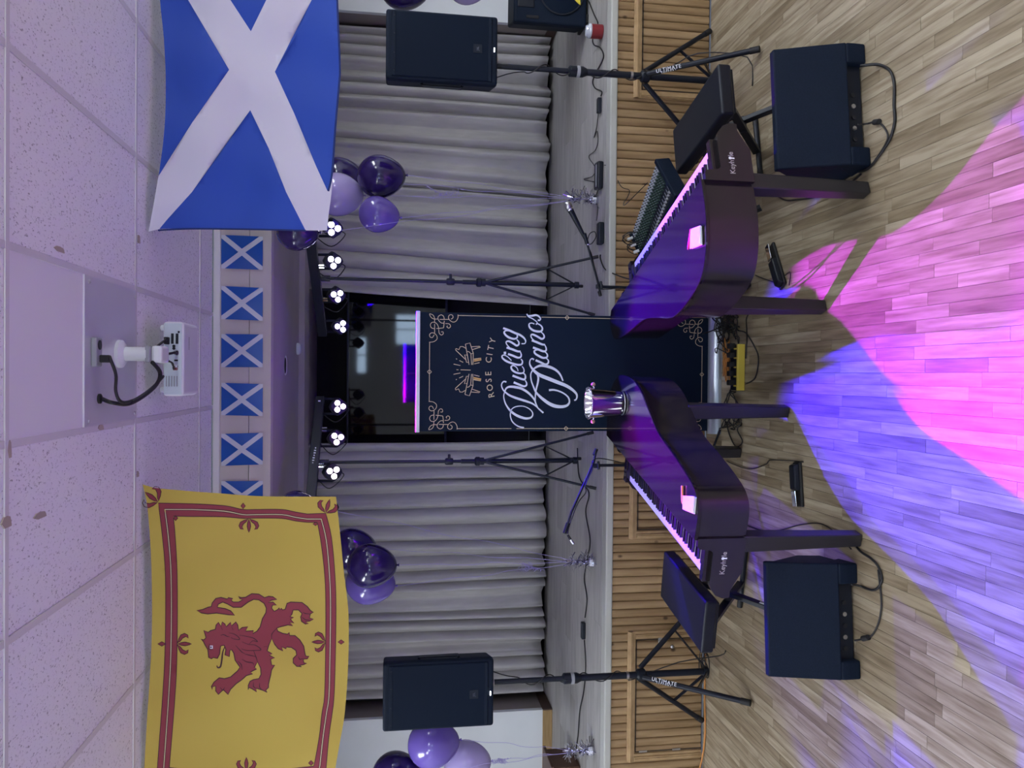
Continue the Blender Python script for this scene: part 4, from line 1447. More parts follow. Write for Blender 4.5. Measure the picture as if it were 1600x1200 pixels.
cvR = [(.909, 3.425), (.768, 3.374), (.682, 3.359), (.583, 3.358), (.48, 3.391), (.413, 3.465), (.348, 3.601), (.309, 3.724), (.298, 3.828), (.314, 4.026), (.318, 4.244), zl(978, 522), zl(966, 530), zl(958, 527), zl(953, 505), (.428, 4.904)]
cvL = [(-.758, 3.455), (-.618, 3.416), (-.531, 3.454), (-.46, 3.576), (-.374, 3.779), (-.296, 3.976), (-.186, 4.13), (-.088, 4.262), (-.027, 4.4), (.002, 4.546), zl(967, 587), zl(957, 601), zl(950, 628), (-.388, 4.982)]
piano('glossy black digital grand piano in front of the mixing desk', (.909, 3.425), (.428, 4.904), (1, 0), cvR, [(.905, 3.475), (.375, 3.84), (.60, 4.72)], 1)
piano('glossy black digital grand piano carrying the chrome tip bucket', (-.758, 3.465), (-.388, 4.982), (-1, 0), cvL, [(-.775, 3.50), (-.19, 4.215), (-.485, 4.83)], -1)


def rot_thing_xy(c, ang):
    return Matrix.Rotation(ang, 3, 'Z')


# paper slips and pens on the lids
def slips(label, px_list, penm, plabel, penpx):
    a, b, c, d_ = [pZ(x, y, .863) for x, y in px_list]
    t = thing('note_pad', label, 'paper', tuple((a+b+c+d_)/4), 0)
    for k in range(5):
        o = V(random.uniform(-.004, .004), random.uniform(-.004, .004), .0)
        vs = [q+o+V(0, 0, .003*k-.001) for q in (a, b, c, d_)] + [q+o+V(0, 0, .003*k+.0015) for q in (a, b, c, d_)]
        MB().add(vs, [(0, 1, 2, 3), (7, 6, 5, 4), (0, 4, 5, 1), (1, 5, 6, 2), (2, 6, 7, 3), (3, 7, 4, 0)]).build('slip', M_PAPER, t, world=True)
    p, q = pZ(*penpx[0], .868), pZ(*penpx[1], .868)
    tag(MB().tube([p, p.lerp(q, .8), q], [.006, .006, .003], 10).build('pen', penm, auto=40), plabel, 'pen')


slips('stack of pale note slips on the right piano lid', [(1083, 358), (1097, 353), (1098, 382), (1082, 388)], M_REDPEN, 'red pen beside the note slips on the right piano', ((1080, 358), (1075, 390)))
slips('stack of pale note slips on the left piano lid', [(1071, 775), (1088, 776), (1086, 802), (1071, 796)], M_ORPEN, 'orange pen beside the note slips on the left piano', ((1066, 759), (1066, 787)))

# tip bucket
q = pZ(975, 630, .86)
bk = thing('tip_bucket', 'chrome tip bucket with ball handles standing on the left piano', 'bucket', (q.x, q.y+.02, .861))
prof = [(.066, 0), (.070, .004), (.074, .03), (.092, .20), (.098, .212), (.100, .218), (.096, .222), (.090, .215), (.072, .03), (.068, .012), (.001, .011)]
MB().lathe(prof, 40, cap=False).build('pail', M_CHROME, bk, smooth=True)
MB().lathe([(.0725, .002), (.0745, .006), (.0725, .010)], 40, cap=False).build('base_ring', M_STEEL, bk, smooth=True)
for s in (-1, 1):
    MB().tube([(s*.088, 0, .18), (s*.105, 0, .185)], .006, 10).build('handle_stem', M_CHROME, bk, auto=40)
    MB().lathe([(.0005, -.014), (.008, -.011), (.013, -.004), (.013, .004), (.008, .011), (.0005, .014)], 14, (s*.112, 0, .187), cap=False).build('handle_ball', M_COPPER, bk, smooth=True)


# ------------------------------------------------------------------ benches
def bench(label, c4, zs):
    pts = [pZ(x, y, zs) for x, y in c4]
    c = sum(pts, Vector())/4
    ax = ((pts[0]+pts[1])-(pts[2]+pts[3])).normalized()
    rz = math.atan2(ax.y, ax.x)-math.pi/2
    t = thing('keyboard_bench', label, 'bench', (c.x, c.y, 0), rz, 'keyboard benches')
    Lb = ((pts[0]+pts[1])/2-(pts[2]+pts[3])/2).length
    Wb = ((pts[0]+pts[3])/2-(pts[1]+pts[2])/2).length
    Wb = max(.30, min(Wb, .34))
    MB().box2((-Wb/2, -Lb/2, zs-.075), (Wb/2, Lb/2, zs)).build('seat_cushion', M_VINYL, t, bevel=.014, seg=3)
    MB().box2((-Wb/2+.02, -Lb/2+.02, zs-.09), (Wb/2-.02, Lb/2-.02, zs-.075)).build('seat_board', M_PLASTIC, t)
    for s in (-1, 1):
        for o in (-.05, .05):
            pass
        MB().bar((-.01*s, s*.25, zs-.10), (-.01*s, -s*.23, .03), .028, .045, (1, 0, 0)).build('cross_leg', M_METALB, t, bevel=.003) if False else MB().bar((s*.03, s*.24, zs-.10), (s*.03, -s*.24, .028), .045, .028, (1, 0, 0)).build('cross_leg', M_METALB, t, bevel=.003)
        MB().tube([(-.17, s*.24, .018), (.17, s*.24, .018)], .0165, 10).build('foot_bar', M_METALB, t, auto=40)
        MB().bar((-.12, s*.25, zs-.098), (.12, s*.25, zs-.098), .03, .016).build('seat_rail', M_METALB, t)
        for e in (-.175, .175):
            MB().tube([(e-.02, s*.24, .018), (e+.02, s*.24, .018)], .0178, 10).build('rubber_cap', M_RUBBER, t, auto=40)
    MB().tube([(-.05, 0, (zs-.1+.03)/2), (.05, 0, (zs-.1+.03)/2)], .02, 12).build('pivot_bolt', M_METALB, t, auto=40)
    MB().bar((.0475, -.165, .10), (.0475, -.205, .06), .022, .002, (1, 0, 0)).build('spec_sticker', M_WHITEINK, t)
    return t


bench('black padded keyboard bench beside the right piano', [(1048, 205), (1058, 272), (1130, 172), (1120, 104)], .52)
bench('black padded keyboard bench beside the left piano', [(1030, 928), (1038, 864), (1108, 946), (1090, 1016)], .52)


# ------------------------------------------------------------------ microphone stands
def mic_stand(label, base, zc, boom, tip_r, mic):
    t = thing('microphone_stand', label, 'microphone stand', (base[0], base[1], 0))
    bx_, by_ = base
    MB().tube([(bx_, by_, .05), (bx_, by_, zc)], .010, 12).build('pole', M_METALB, t, world=True, auto=40)
    MB().lathe([(.016, 0), (.016, .06), (.012, .07)], 12, (bx_, by_, zc*.55)).build('height_clutch', M_PLASTIC, t, world=True, auto=40)
    for k in range(3):
        a = 2.1+k*2.094
        MB().tube([(bx_+.015*math.cos(a), by_+.015*math.sin(a), .10), (bx_+.24*math.cos(a), by_+.20*math.sin(a), .012)], .008, 10).build('leg', M_METALB, t, world=True, auto=40)
    MB().box((bx_, by_-.012, zc+.005), (.03, .03, .045)).build('boom_clamp', M_PLASTIC, t, world=True, bevel=.005)
    MB().tube([(bx_+.03, by_-.03, zc-.0), (bx_-.02, by_-.05, zc+.0)], .009, 8).build('clamp_knob', M_PLASTIC, t, world=True, auto=40)
    P = [Vector(p) for p in boom]
    MB().tube(P, .0075, 10).build('boom_arm', M_METALB, t, world=True, auto=40)
    MB().tube([P[0], P[0].lerp(P[-1], .08)], .012, 10).build('counterweight', M_RUBBER, t, world=True, auto=40)
    e = P[-1]
    d = (P[-1]-P[-2]).normalized()
    MB().tube([e-d*.02, e+d*.05], .013, 12).build('microphone_clip', M_PLASTIC, t, world=True, auto=40)
    return t, e, d


b0 = (.60, 5.10)
c0 = pY(938, 449, 5.08)
tipR = pY(886, 318, 4.86)
boomend = pY(916, 376, 4.95)
t, e, d = mic_stand('black boom microphone stand holding a microphone behind the right piano', b0, c0.z, [pY(938, 462, 5.12), pY(936, 447, 5.08), boomend], .02, True)
mic = thing('microphone', 'silver-headed vocal microphone clipped to the boom behind the right piano', 'microphone', tuple(boomend))
ax_ = (tipR-boomend).normalized()
xx = ax_.orthogonal().normalized()
Mm = Matrix((xx, ax_.cross(xx), ax_)).transposed()
ml = (tipR-boomend).length
MB().lathe([(.010, .0), (.011, .02), (.0115, .03), (.019, ml-.06), (.020, ml-.045)], 18, boomend, Mm).build('handle', M_PLASTIC, mic, world=True, auto=40)
MB().lathe([(.020, ml-.046), (.0235, ml-.042), (.0235, ml-.034), (.020, ml-.03)], 20, boomend, Mm, cap=False).build('collar', M_CHROME, mic, world=True, smooth=True)
MB().lathe([(.021, ml-.036), (.025, ml-.025), (.0255, ml-.012), (.021, ml+.004), (.012, ml+.012), (.0005, ml+.014)], 20, boomend, Mm, cap=False).build('grille', M_STEEL, mic, world=True, smooth=True)
MB().tube([boomend-ax_*.03, boomend+ax_*.01], .0095, 12).build('connector', M_CHROME, mic, world=True, auto=40)
cable('microphone_cable', [boomend-ax_*.03, pY(925, 380, 4.95), pY(931, 370, 4.96), pY(929, 362, 4.98), pY(921, 366, 4.99), pY(918, 382, 5.0), pY(925, 400, 5.03), pY(933, 440, 5.06), pY(945, 452, 5.07), (.63, 5.06, .5), (.62, 5.0, .02)], .0035, 'black cable looping from the microphone down its boom stand')

b1 = (-.60, 5.12)
c1 = pY(934, 713, 5.10)
t, e, d = mic_stand('black boom microphone stand with an empty clip behind the left piano', b1, c1.z, [pY(932, 702, 5.13), pY(928, 722, 5.08), pY(893, 800, 4.95), pY(886, 822, 4.92)], .02, False)
cable('microphone_cable', [pY(887, 834, 4.92), pY(890, 820, 4.94), pY(903, 786, 4.97), pY(915, 770, 4.99), pY(915, 757, 5.0), pY(925, 735, 5.05), pY(935, 716, 5.08), (-.62, 5.08, .5), (-.60, 5.02, .02)], .0035, 'black cable running down the empty boom stand')
p0, p1 = pY(887, 836, 4.92), pY(896, 850, 4.91)
pc = thing('microphone_plug', 'silver cable plug dangling from the empty microphone boom', 'plug', tuple(p0))
MB().tube([p0, p0.lerp(p1, .55)], [.007, .009], 12).build('boot', M_RUBBER, pc, world=True, auto=40)
MB().tube([p0.lerp(p1, .5), p1], .0095, 14).build('shell', M_STEEL, pc, world=True, auto=40)

# ------------------------------------------------------------------ mixing desk
ma, mb_, md_ = pZ(1026, 251, .66), pZ(986, 366, .66), pZ(1060, 298, .60)
mx = thing('mixing_desk', 'black mixing desk crowded with knobs behind the right piano keys', 'mixer', ((ma.x+mb_.x)/2, (ma.y+mb_.y)/2, 0))
ux = (mb_-ma)
Lm = ux.length
ux.normalize()
vx = (md_-ma)
vx = vx-ux*vx.dot(ux)
Wm = vx.length
vx.normalize()
nx = ux.cross(vx)
if nx.z < 0:
    nx = -nx
Mm3 = Matrix((ux, vx, nx)).transposed()


def mbx(u0, u1, v0, v1, n0, n1):
    c = ma+ux*(u0+u1)/2+vx*(v0+v1)/2+nx*(n0+n1)/2
    return MB().box(c, (u1-u0, v1-v0, n1-n0), Mm3)


mbx(0, Lm, 0, Wm, -.075, -.004).build('chassis', M_METALB, mx, world=True, bevel=.006)
mbx(-.012, .018, -.005, Wm+.005, -.085, .012).build('side_cheek', M_CAB, mx, world=True, bevel=.006)
mbx(Lm-.018, Lm+.012, -.005, Wm+.005, -.085, .012).build('side_cheek', M_CAB, mx, world=True, bevel=.006)
mbx(.018, Lm-.018, Wm-.05, Wm, -.006, .002).build('arm_rest', M_CAB, mx, world=True, bevel=.004)
kw_, kg_, kf_ = MB(), MB(), MB()
nc = 22
for i in range(nc):
    u = .035+(Lm-.07)*i/(nc-1)
    for j in range(13):
        v_ = .02+(Wm-.10)*j/12
        c = ma+ux*u+vx*v_
        if j < 3:
            kw_.lathe([(.0065, -.004), (.006, .007)], 6, c, Mm3)
        elif j < 9:
            kg_.lathe([(.006, -.004), (.0045, .012)], 6, c, Mm3)
            kw_.box(c+nx*.0125, (.0015, .006, .001), Mm3)
    c = ma+ux*u+vx*(Wm-.075)
    kf_.box(c+nx*.002, (.009, .014, .012), Mm3)
    kw_.box(c+nx*.0085, (.009, .002, .001), Mm3)
    kw_.box(c-vx*.03-nx*.0035, (.002, .05, .001), Mm3)
kw_.build('jack_sockets', M_KNOBW, mx, world=True, kind='stuff')
kg_.build('knobs', M_KNOBG, mx, world=True, kind='stuff')
kf_.build('faders', M_GREYPL, mx, world=True, kind='stuff')
zlow = .53
c = ma+ux*Lm/2+vx*Wm/2
for s in (-1, 1):
    MB().bar(c+ux*s*.2+vx*.12+V(0, 0, -.09), Vector((c.x, c.y, 0))+V(ux.x, ux.y, 0)*(-s*.22)+V(vx.x, vx.y, 0)*.12+V(0, 0, .02), .03, .03).build('stand_leg', M_METALB, mx, world=True)
    MB().bar(c+ux*s*.2-vx*.10+V(0, 0, -.09), Vector((c.x, c.y, 0))+V(ux.x, ux.y, 0)*(-s*.22)-V(vx.x, vx.y, 0)*.10+V(0, 0, .02), .03, .03).build('stand_leg', M_METALB, mx, world=True)
for k in range(6):
    p = mb_+vx*(.03+.03*k)-ux*(.05+.03*(k % 3))+nx*.01
    e1 = p+V(-.05+.02*(k % 2), .03, .06+.02*(k % 3))
    cable('patch_lead', [p, p+nx*.04, e1, e1+V(-.03, .05, -.12), V(p.x-.03*k+.02, p.y+.12, .25), V(p.x-.06*k, p.y+.05, .02)], .003, 'black patch lead plugged into the end of the mixing desk', group='mixer patch leads')
for k in range(3):
    p = mb_+vx*(.06+.06*k)-ux*.03+nx*.02
    tag(MB().tube([p, p+nx*.02+V(-.01, .0, .014)], .010, 10).build('jack_plug', M_WHITEPL, auto=40), 'pale jack plug in the end of the mixing desk', 'plug', 'mixer jack plugs')


# ------------------------------------------------------------------ floor monitors
def monitor(label, bl, br, depth, hgt, led):
    """bl, br: floor points under the near face, left and right"""
    a, b = Vector(bl), Vector(br)
    c = (a+b)/2
    rz = math.atan2(b.y-a.y, b.x-a.x)
    w_ = (b-a).length
    t = thing('floor_monitor', label, 'speaker', (c.x, c.y, 0), rz, 'floor monitor wedges')
    # side profile (y back, z up): near face leans back, notch at the bottom
    prof = [(.05, 0), (depth, 0), (depth+.03, .12), (.145, hgt), (.11, hgt+.003), (.0, .105), (.0, .085), (.05, .085)]
    Mx_ = Matrix(((0, 0, 1), (1, 0, 0), (0, 1, 0)))
    prof2 = [(.0, .02), (depth, .0), (depth+.03, .12), (.145, hgt), (.115, hgt+.002), (.0, .105)]
    MB().prism([(.055, .0), (depth, 0), (depth+.03, .12), (.15, hgt-.004), (.12, hgt-.002), (.055, .12)], -w_/2+.012, w_/2-.012, Mx_).build('cabinet', M_CAB, t, bevel=.006)
    MB().prism([(0, .10), (.055, .08), (.15, hgt-.03), (.15, hgt), (.112, hgt)], -w_/2, w_/2, Mx_).build('rear_panel', M_CAB, t, bevel=.008, seg=3)
    for x0, x1 in ((-w_/2, -w_/2+.09), (w_/2-.10, w_/2)):
        MB().prism([(0, .10), (-.002, .06), (.0, .0), (depth*.5, 0), (.08, .11)], x0, x1, Mx_).build('end_cheek', M_CAB, t, bevel=.010, seg=3)
    MB().box2((-w_/2+.09, .04, .012), (w_/2-.1, .058, .095)).build('connector_panel', M_PLASTIC, t)
    for k in range(5):
        MB().lathe([(.011, 0), (.011, .008)], 12, (-w_/2+.14+.055*k, .042, .055), Matrix.Rotation(math.pi/2, 3, 'X')).build('socket', M_STEEL if k % 2 else M_RUBBER, t)
    for s in (-1, 1):
        MB().box2((s*(w_/2)-.02, .10, .16), (s*(w_/2)+.006*s+.02*(1 if s < 0 else -1)+(0), .22, .24)).build('side_grip', M_PLASTIC, t, bevel=.006) if False else None
        MB().box((s*(w_/2-.03), .03, .006), (.05, .05, .012)).build('rubber_foot', M_RUBBER, t, bevel=.003)
    return t


mR0, mR1 = pZ(1362, 258, 0), pZ(1352, 68, 0)
mL0, mL1 = pZ(1346, 1062, 0), pZ(1340, 880, 0)
monitor('black floor monitor behind the bench on the right', mR0, mR1, .34, .42, True)
monitor('black floor monitor behind the bench on the left', mL0, mL1, .34, .42, True)
dm = lambda x, y, z=.008: pZ(x, y, z)
cable('monitor_cable', [dm(1345, 103, .06), dm(1352, 102, .05), dm(1372, 101), dm(1390, 110), dm(1397, 130), dm(1397, 165), dm(1398, 190), dm(1390, 218), dm(1372, 245), dm(1358, 262), dm(1340, 268), dm(1320, 262)], .007, 'thick black cable looping out of the right monitor')
cable('monitor_cable', [dm(1340, 195, .06), dm(1356, 193), dm(1370, 190), dm(1382, 200), dm(1387, 215), dm(1378, 235), dm(1364, 255), dm(1352, 266)], .0045, 'thin black lead with a round plug at the right monitor')
tag(MB().tube([dm(1366, 191, .012), dm(1374, 190, .012)], .013, 12).build('cable_plug', M_RUBBER, auto=40), 'round black cable plug on the floor before the right monitor', 'plug')
cable('monitor_cable', [dm(1330, 913, .06), dm(1345, 916), dm(1362, 922), dm(1372, 918), dm(1378, 905), dm(1372, 885), dm(1360, 872), dm(1345, 862), dm(1335, 850)], .006, 'thick black cable looping out of the left monitor')
cable('monitor_cable', [dm(1372, 890), dm(1376, 925), dm(1377, 950), dm(1372, 975), dm(1362, 993), dm(1350, 998), dm(1335, 1001, .05)], .0045, 'thin black lead with a round plug at the left monitor')
tag(MB().tube([dm(1348, 998, .012), dm(1357, 996, .012)], .013, 12).build('cable_plug', M_RUBBER, auto=40), 'round black cable plug on the floor before the left monitor', 'plug')


# ------------------------------------------------------------------ sustain pedals
def pedal(label, a, b):
    """a: cable end, b: chrome toe (floor px)"""
    A_, B_ = pZ(*a, 0), pZ(*b, 0)
    c = (A_+B_)/2
    L_ = (B_-A_).length
    rz = math.atan2(B_.y-A_.y, B_.x-A_.x)
    t = thing('sustain_pedal', label, 'pedal', (c.x, c.y, 0), rz)
    MB().box((-.0, 0, .009), (L_, .075, .018)).build('base', M_RUBBER, t, bevel=.006)
    MB().box((-L_*.16, 0, .032), (L_*.62, .068, .032), taper=.86).build('housing', M_PLASTIC, t, bevel=.008, seg=3)
    MB().box((L_*.32, 0, .040), (L_*.36, .042, .008), Matrix.Rotation(.06, 3, 'Y')).build('lever', M_CHROME, t, bevel=.003)
    return t


pedal('black sustain pedal with chrome lever under the right piano', (1226, 448), (1207, 384))
pedal('black sustain pedal with chrome lever beside the left piano', (1248, 722), (1252, 792))
cable('pedal_cable', [dm(1233, 446), dm(1234, 425), dm(1215, 440), dm(1195, 436), dm(1180, 430)], .003, 'thin black cable from the pedal under the right piano')
cable('pedal_cable', [dm(1255, 722), dm(1235, 720), dm(1204, 719), dm(1196, 726), dm(1172, 733), dm(1150, 727), dm(1135, 720)], .003, 'thin black cable from the pedal beside the left piano')
cable('floor_cable', [dm(1180, 302), dm(1200, 298), dm(1225, 312), dm(1245, 312), dm(1275, 308), dm(1305, 298), dm(1330, 285), dm(1345, 272)], .005, 'black cable along the floor past the right piano front leg')
cable('floor_cable', [dm(1178, 300), dm(1215, 294), dm(1260, 298), dm(1300, 291), dm(1330, 274)], .0035, 'thin black lead along the floor past the right piano front leg')
cable('floor_cable', [dm(1165, 820), dm(1185, 828), dm(1215, 829), dm(1250, 820), dm(1280, 818), dm(1300, 828), dm(1318, 845), dm(1330, 858)], .0035, 'thin dark lead curving over the floor past the left piano front leg')
cable('floor_cable', [dm(1168, 822), dm(1200, 832), dm(1220, 833), dm(1240, 850)], .005, 'black cable running to the left piano front leg')

# ------------------------------------------------------------------ power strip and tangled cables at the banner foot
s0, s1 = pZ(1163, 545, .0), pZ(1163, 603, .0)
ps = thing('power_strip', 'black and yellow power strip on the floor before the banner', 'power strip', tuple((s0+s1)/2))
c = (s0+s1)/2
MB().box((c.x, c.y+.06, .022), (.30, .11, .044)).build('housing', M_PLASTIC, ps, world=True, bevel=.006)
MB().box((c.x, c.y-.005, .028), (.30, .022, .05)).build('yellow_rail', M_YELLOW, ps, world=True, bevel=.004)
for k in range(5):
    x = c.x-.12+.06*k
    MB().box((x, c.y+.02, .048), (.010, .05, .012)).build('yellow_rib', M_YELLOW, ps, world=True, bevel=.002)
    MB().box((x+.02, c.y+.07, .06), (.035, .05, .04)).build('plug', M_RUBBER, ps, world=True, bevel=.006)
rc = random.Random(11)
for k in range(7):
    cx_, cy_ = pZ(1150+rc.uniform(-14, 12), rc.choice((505, 520, 640, 655, 630, 500))+rc.uniform(-12, 12), 0)[:2]
    r0 = rc.uniform(.05, .12)
    pts = []
    nn = 22
    for q in range(nn):
        a = 2*math.pi*q/9+rc.random()
        rr = r0*rc.uniform(.7, 1.15)
        pts.append((cx_+rr*math.cos(a)*1.2, cy_+rr*math.sin(a), .006+.09*rc.random()**2))
    tag(MB().tube(catmull(pts, 4), rc.choice((.0035, .0045)), 6).build('cable_coil', M_CABLE, smooth=True), 'loose coil of black cable in the tangle at the banner foot', 'cable', 'tangled cables at the banner foot')
pts = [pZ(1135+5*math.sin(q*1.9), 563+36*math.sin(q*2.2+.12*q)*(.6+.4*math.sin(q)), .01+.012*(q % 3)) for q in range(40)]
cable('orange_cord', pts, .0045, 'orange extension cord bundled behind the power strip', 'cord', M_ORANGE)
for nm, pts in (('black cable drooping from the right piano to the power strip', [V(.34, 3.95, .70), pZ(1140, 490, .35), pZ(1152, 500, .12), dm(1152, 515), dm(1165, 520), dm(1178, 540), dm(1185, 560), dm(1180, 590), dm(1165, 600)]),
                ('black cable hanging below the right piano lid', [V(.35, 4.05, .70), pZ(1165, 480, .3), pZ(1166, 500, .1), dm(1167, 530), dm(1165, 560)]),
                ('black cable hanging below the left piano lid', [V(-.2, 4.3, .70), pZ(1150, 650, .3), pZ(1152, 672, .05), dm(1160, 690), dm(1150, 698), dm(1140, 680), dm(1135, 660)]),
                ('thin black lead crossing the silver banner foot', [pZ(1095, 523, .12), pZ(1112, 517, .10), dm(1128, 510), dm(1140, 512), dm(1150, 530)]),
                ('black cable looped round the left side of the banner foot', [pZ(1108, 674, .03), dm(1128, 668), dm(1140, 655), dm(1145, 640), dm(1135, 632)])):
    cable('loose_cable', pts, .0045, nm)
cable('extension_cord', [(-1.5, 5.33, .008), (-1.9, 5.34, .008), (-2.3, 5.345, .008), (-2.55, 5.33, .008), (-2.75, 5.35, .02), (-2.95, 5.37, .06)], .006, 'orange extension cord along the foot of the stage', 'cord', M_ORANGE)
pts = [(-2.05+.10*math.cos(q*.9)*(.6+.4*math.sin(q*.37)), 5.3+.05*math.sin(q*.9), .006+.002*q) for q in range(26)]
cable('cable_coil', pts, .004, 'coiled black cable at the foot of the left speaker stand', sm=4)


# ------------------------------------------------------------------ balloons
def balloon(label, x, y, Yd, rpx, ratio, m_, tie, group, tilt=(0, 0)):
    c = pY(x, y, Yd)
    r = rpx*Yd/FPX*1.0
    t = thing('balloon', label, 'balloon', tuple(c), 0, group)
    prof = []
    n = 18
    for k in range(n+1):
        a = math.pi*k/n
        z = math.cos(a)
        rr = math.sin(a)
        if z < 0:
            z *= ratio
            rr *= (1-.13*(abs(z)/ratio)**1.5)
        prof.append((max(rr*r, .0008), z*r))
    rt = Matrix.Rotation(tilt[0], 3, 'Y') @ Matrix.Rotation(tilt[1], 3, 'X')
    MB().lathe(prof, 28, (0, 0, 0), rt, cap=False).build('skin', m_, t, smooth=True)
    MB().lathe([(.004, -ratio*r+.004), (.006, -ratio*r-.004), (.012, -ratio*r-.014), (.002, -ratio*r-.012)], 10, (0, 0, 0), rt).build('knot', m_, t, smooth=True)
    k0 = rt @ V(0, 0, -ratio*r-.01) + c
    if tie is not None:
        e = Vector(tie)
        pts = [k0.lerp(e, q/10)+V(.012*math.sin(q*1.7+x), 0, 0)*(1-abs(q-5)/5) for q in range(11)]
        MB().tube(catmull(pts, 3), .0016, 5).build('ribbon', M_RIBBON, t, world=True)
    return t


def weight(label, p, s, seed):
    rnd = random.Random(seed)
    t = thing('balloon_weight', label, 'balloon weight', (p.x, p.y, STAGE_Z), 0, 'foil balloon weights')
    MB().lathe([(.035, 0), (.04, .02), (.035, .05), (.015, .07), (.02, .085)], 14).build('foil_bundle', M_FOIL, t)
    b = MB()
    for k in range(150):
        a = rnd.uniform(0, 6.28)
        z0 = rnd.choice((.02, .05, .08, .13, .18))
        ln = rnd.uniform(.03, .075)*s
        el = rnd.uniform(-.3, 1.2)
        p0_ = V(.01*math.cos(a), .01*math.sin(a), z0)
        p1_ = p0_+V(math.cos(a)*math.cos(el), math.sin(a)*math.cos(el), math.sin(el))*ln
        sd = V(-math.sin(a), math.cos(a), .4)*.004
        md = (p0_+p1_)/2+V(0, 0, .008)
        b.add([p0_-sd, p0_+sd, md+sd, md-sd, p1_+sd, p1_-sd], [(0, 1, 2, 3), (3, 2, 4, 5)])
    b.build('tinsel', M_FOIL, t, kind='stuff')
    return t


def curls(label, x, y, Yd, n, ln, seed):
    """tuft of curled ribbon tied into the strings"""
    rnd = random.Random(seed)
    c = pY(x, y, Yd)
    b = MB()
    for k in range(n):
        a = rnd.uniform(0, 6.28)
        pts = []
        dv = V(math.cos(a)*.3, math.sin(a)*.3, rnd.uniform(-1, 1))
        r = rnd.uniform(.006, .014)
        for q in range(26):
            f = q/25
            pts.append(c+dv*ln*f+V(r*math.cos(q*.9+a), r*math.sin(q*.9), r*math.sin(q*.9+1)))
        b.tube(pts, .0013, 4)
    o = b.build('ribbon_curls', M_RIBBON, smooth=True)
    o['kind'] = 'stuff'
    tag(o, label, 'ribbon')


wA, wB, wC = pZ(934, 312, STAGE_Z), pZ(930, 878, STAGE_Z), pZ(928, 1172, STAGE_Z)
for w_, lb, sd in ((wA, 'silver foil balloon weight on the stage behind the microphone', 1), (wB, 'silver foil balloon weight on the stage behind the left piano bench', 2), (wC, 'silver foil balloon weight at the left end of the stage', 3)):
    weight(lb, w_, 1.2, sd)
tA = (wA.x, wA.y, STAGE_Z+.10)
tB = (wB.x, wB.y, STAGE_Z+.10)
tC = (wC.x, wC.y, STAGE_Z+.10)
g = 'balloons behind the blue saltire flag'
balloon('dark purple balloon, largest below the blue flag corner', 592, 276, 5.65, 33, 1.25, M_BAL_D, tA, g, (-.10, 0))
balloon('mid purple balloon hanging below the dark one by the blue flag', 589, 335, 5.5, 28, 1.25, M_BAL_M, tA, g, (.10, 0))
balloon('pale lilac balloon half hidden by the blue flag edge', 527, 304, 5.75, 33, 1.2, M_BAL_P, tA, g)
balloon('dark purple balloon peeking out behind the pale lilac one', 530, 280, 6.1, 33, 1.2, M_BAL_D, tA, g)
balloon('dark purple balloon under the beam between flag and light bar', 462, 362, 5.15, 29, 1.2, M_BAL_D, tA, g)
g = 'balloons behind the yellow lion flag'
balloon('dark purple balloon, largest below the yellow flag corner', 577, 884, 5.65, 34, 1.25, M_BAL_D, tB, g, (0, 0))
balloon('mid purple balloon tucked under the dark one by the yellow flag', 575, 910, 5.95, 34, 1.25, M_BAL_M, tB, g, (.15, 0))
balloon('dark purple balloon emerging from behind the yellow flag corner', 548, 858, 6.1, 32, 1.25, M_BAL_D, tB, g)
balloon('dark purple balloon under the beam above the yellow flag edge', 462, 793, 5.15, 26, 1.2, M_BAL_D, tB, g)
g = 'balloons at the left end of the stage'
balloon('mid purple balloon beside the left loudspeaker', 674, 1163, 5.7, 37, 1.2, M_BAL_M, tC, g, (-.1, 0))
balloon('pale lilac balloon below the mid purple one at the left wall', 727, 1192, 5.9, 34, 1.2, M_BAL_P, tC, g)
balloon('dark purple balloon at the left edge below the yellow flag', 617, 1212, 5.75, 36, 1.2, M_BAL_D, tC, g)
g = 'balloons at the right end of the stage'
tD = (3.1, 6.2, STAGE_Z+.9)
balloon('dark purple balloon above the right loudspeaker', 629, -24, 5.9, 37, 1.2, M_BAL_D, tD, g)
balloon('pale lilac balloon above the right loudspeaker, mostly out of frame', 728, -26, 5.9, 31, 1.2, M_BAL_P, tD, g)
curls('tuft of lilac curled ribbon below the balloons by the blue flag', 690, 304, 5.62, 9, .18, 4)
curls('tuft of lilac curled ribbon low on the strings behind the left bench', 828, 886, 5.65, 9, .10, 5)
curls('tuft of lilac curled ribbon under the left end balloons', 780, 1188, 5.7, 6, .08, 6)

# ------------------------------------------------------------------ things lying on the stage
pa = thing('stage_speaker', 'black moulded loudspeaker with yellow sticker at the right end of the stage', 'speaker', (2.98, 6.02, STAGE_Z), math.radians(-4))
W_, H_, D_ = .46, .60, .34
MB().prism([(-W_/2, 0), (W_/2, 0), (W_/2, .06), (W_/2*.7, D_), (-W_/2*.7, D_), (-W_/2, .06)], .02, H_).build('cabinet', M_CAB, pa, bevel=.018, seg=3)
RX = Matrix.Rotation(math.pi/2, 3, 'X')
MB().lathe([(.178, -.002), (.182, .008), (.172, .012), (.166, .004)], 40, (.02, 0, .225), RX, cap=False).build('driver_rim', M_PLASTIC, pa, smooth=True)
MB().lathe([(.168, .004), (.12, .010), (.05, .013), (.0005, .014)], 40, (.02, 0, .225), RX, cap=False).build('driver_grille', M_GRILLE, pa, smooth=True)
MB().box2((-.12, -.008, .44), (.16, .004, .57)).build('horn', M_PLASTIC, pa, bevel=.02)
MB().box2((-.20, -.006, .40), (-.175, .004, .50)).build('bass_port', M_SHADE, pa, bevel=.01)
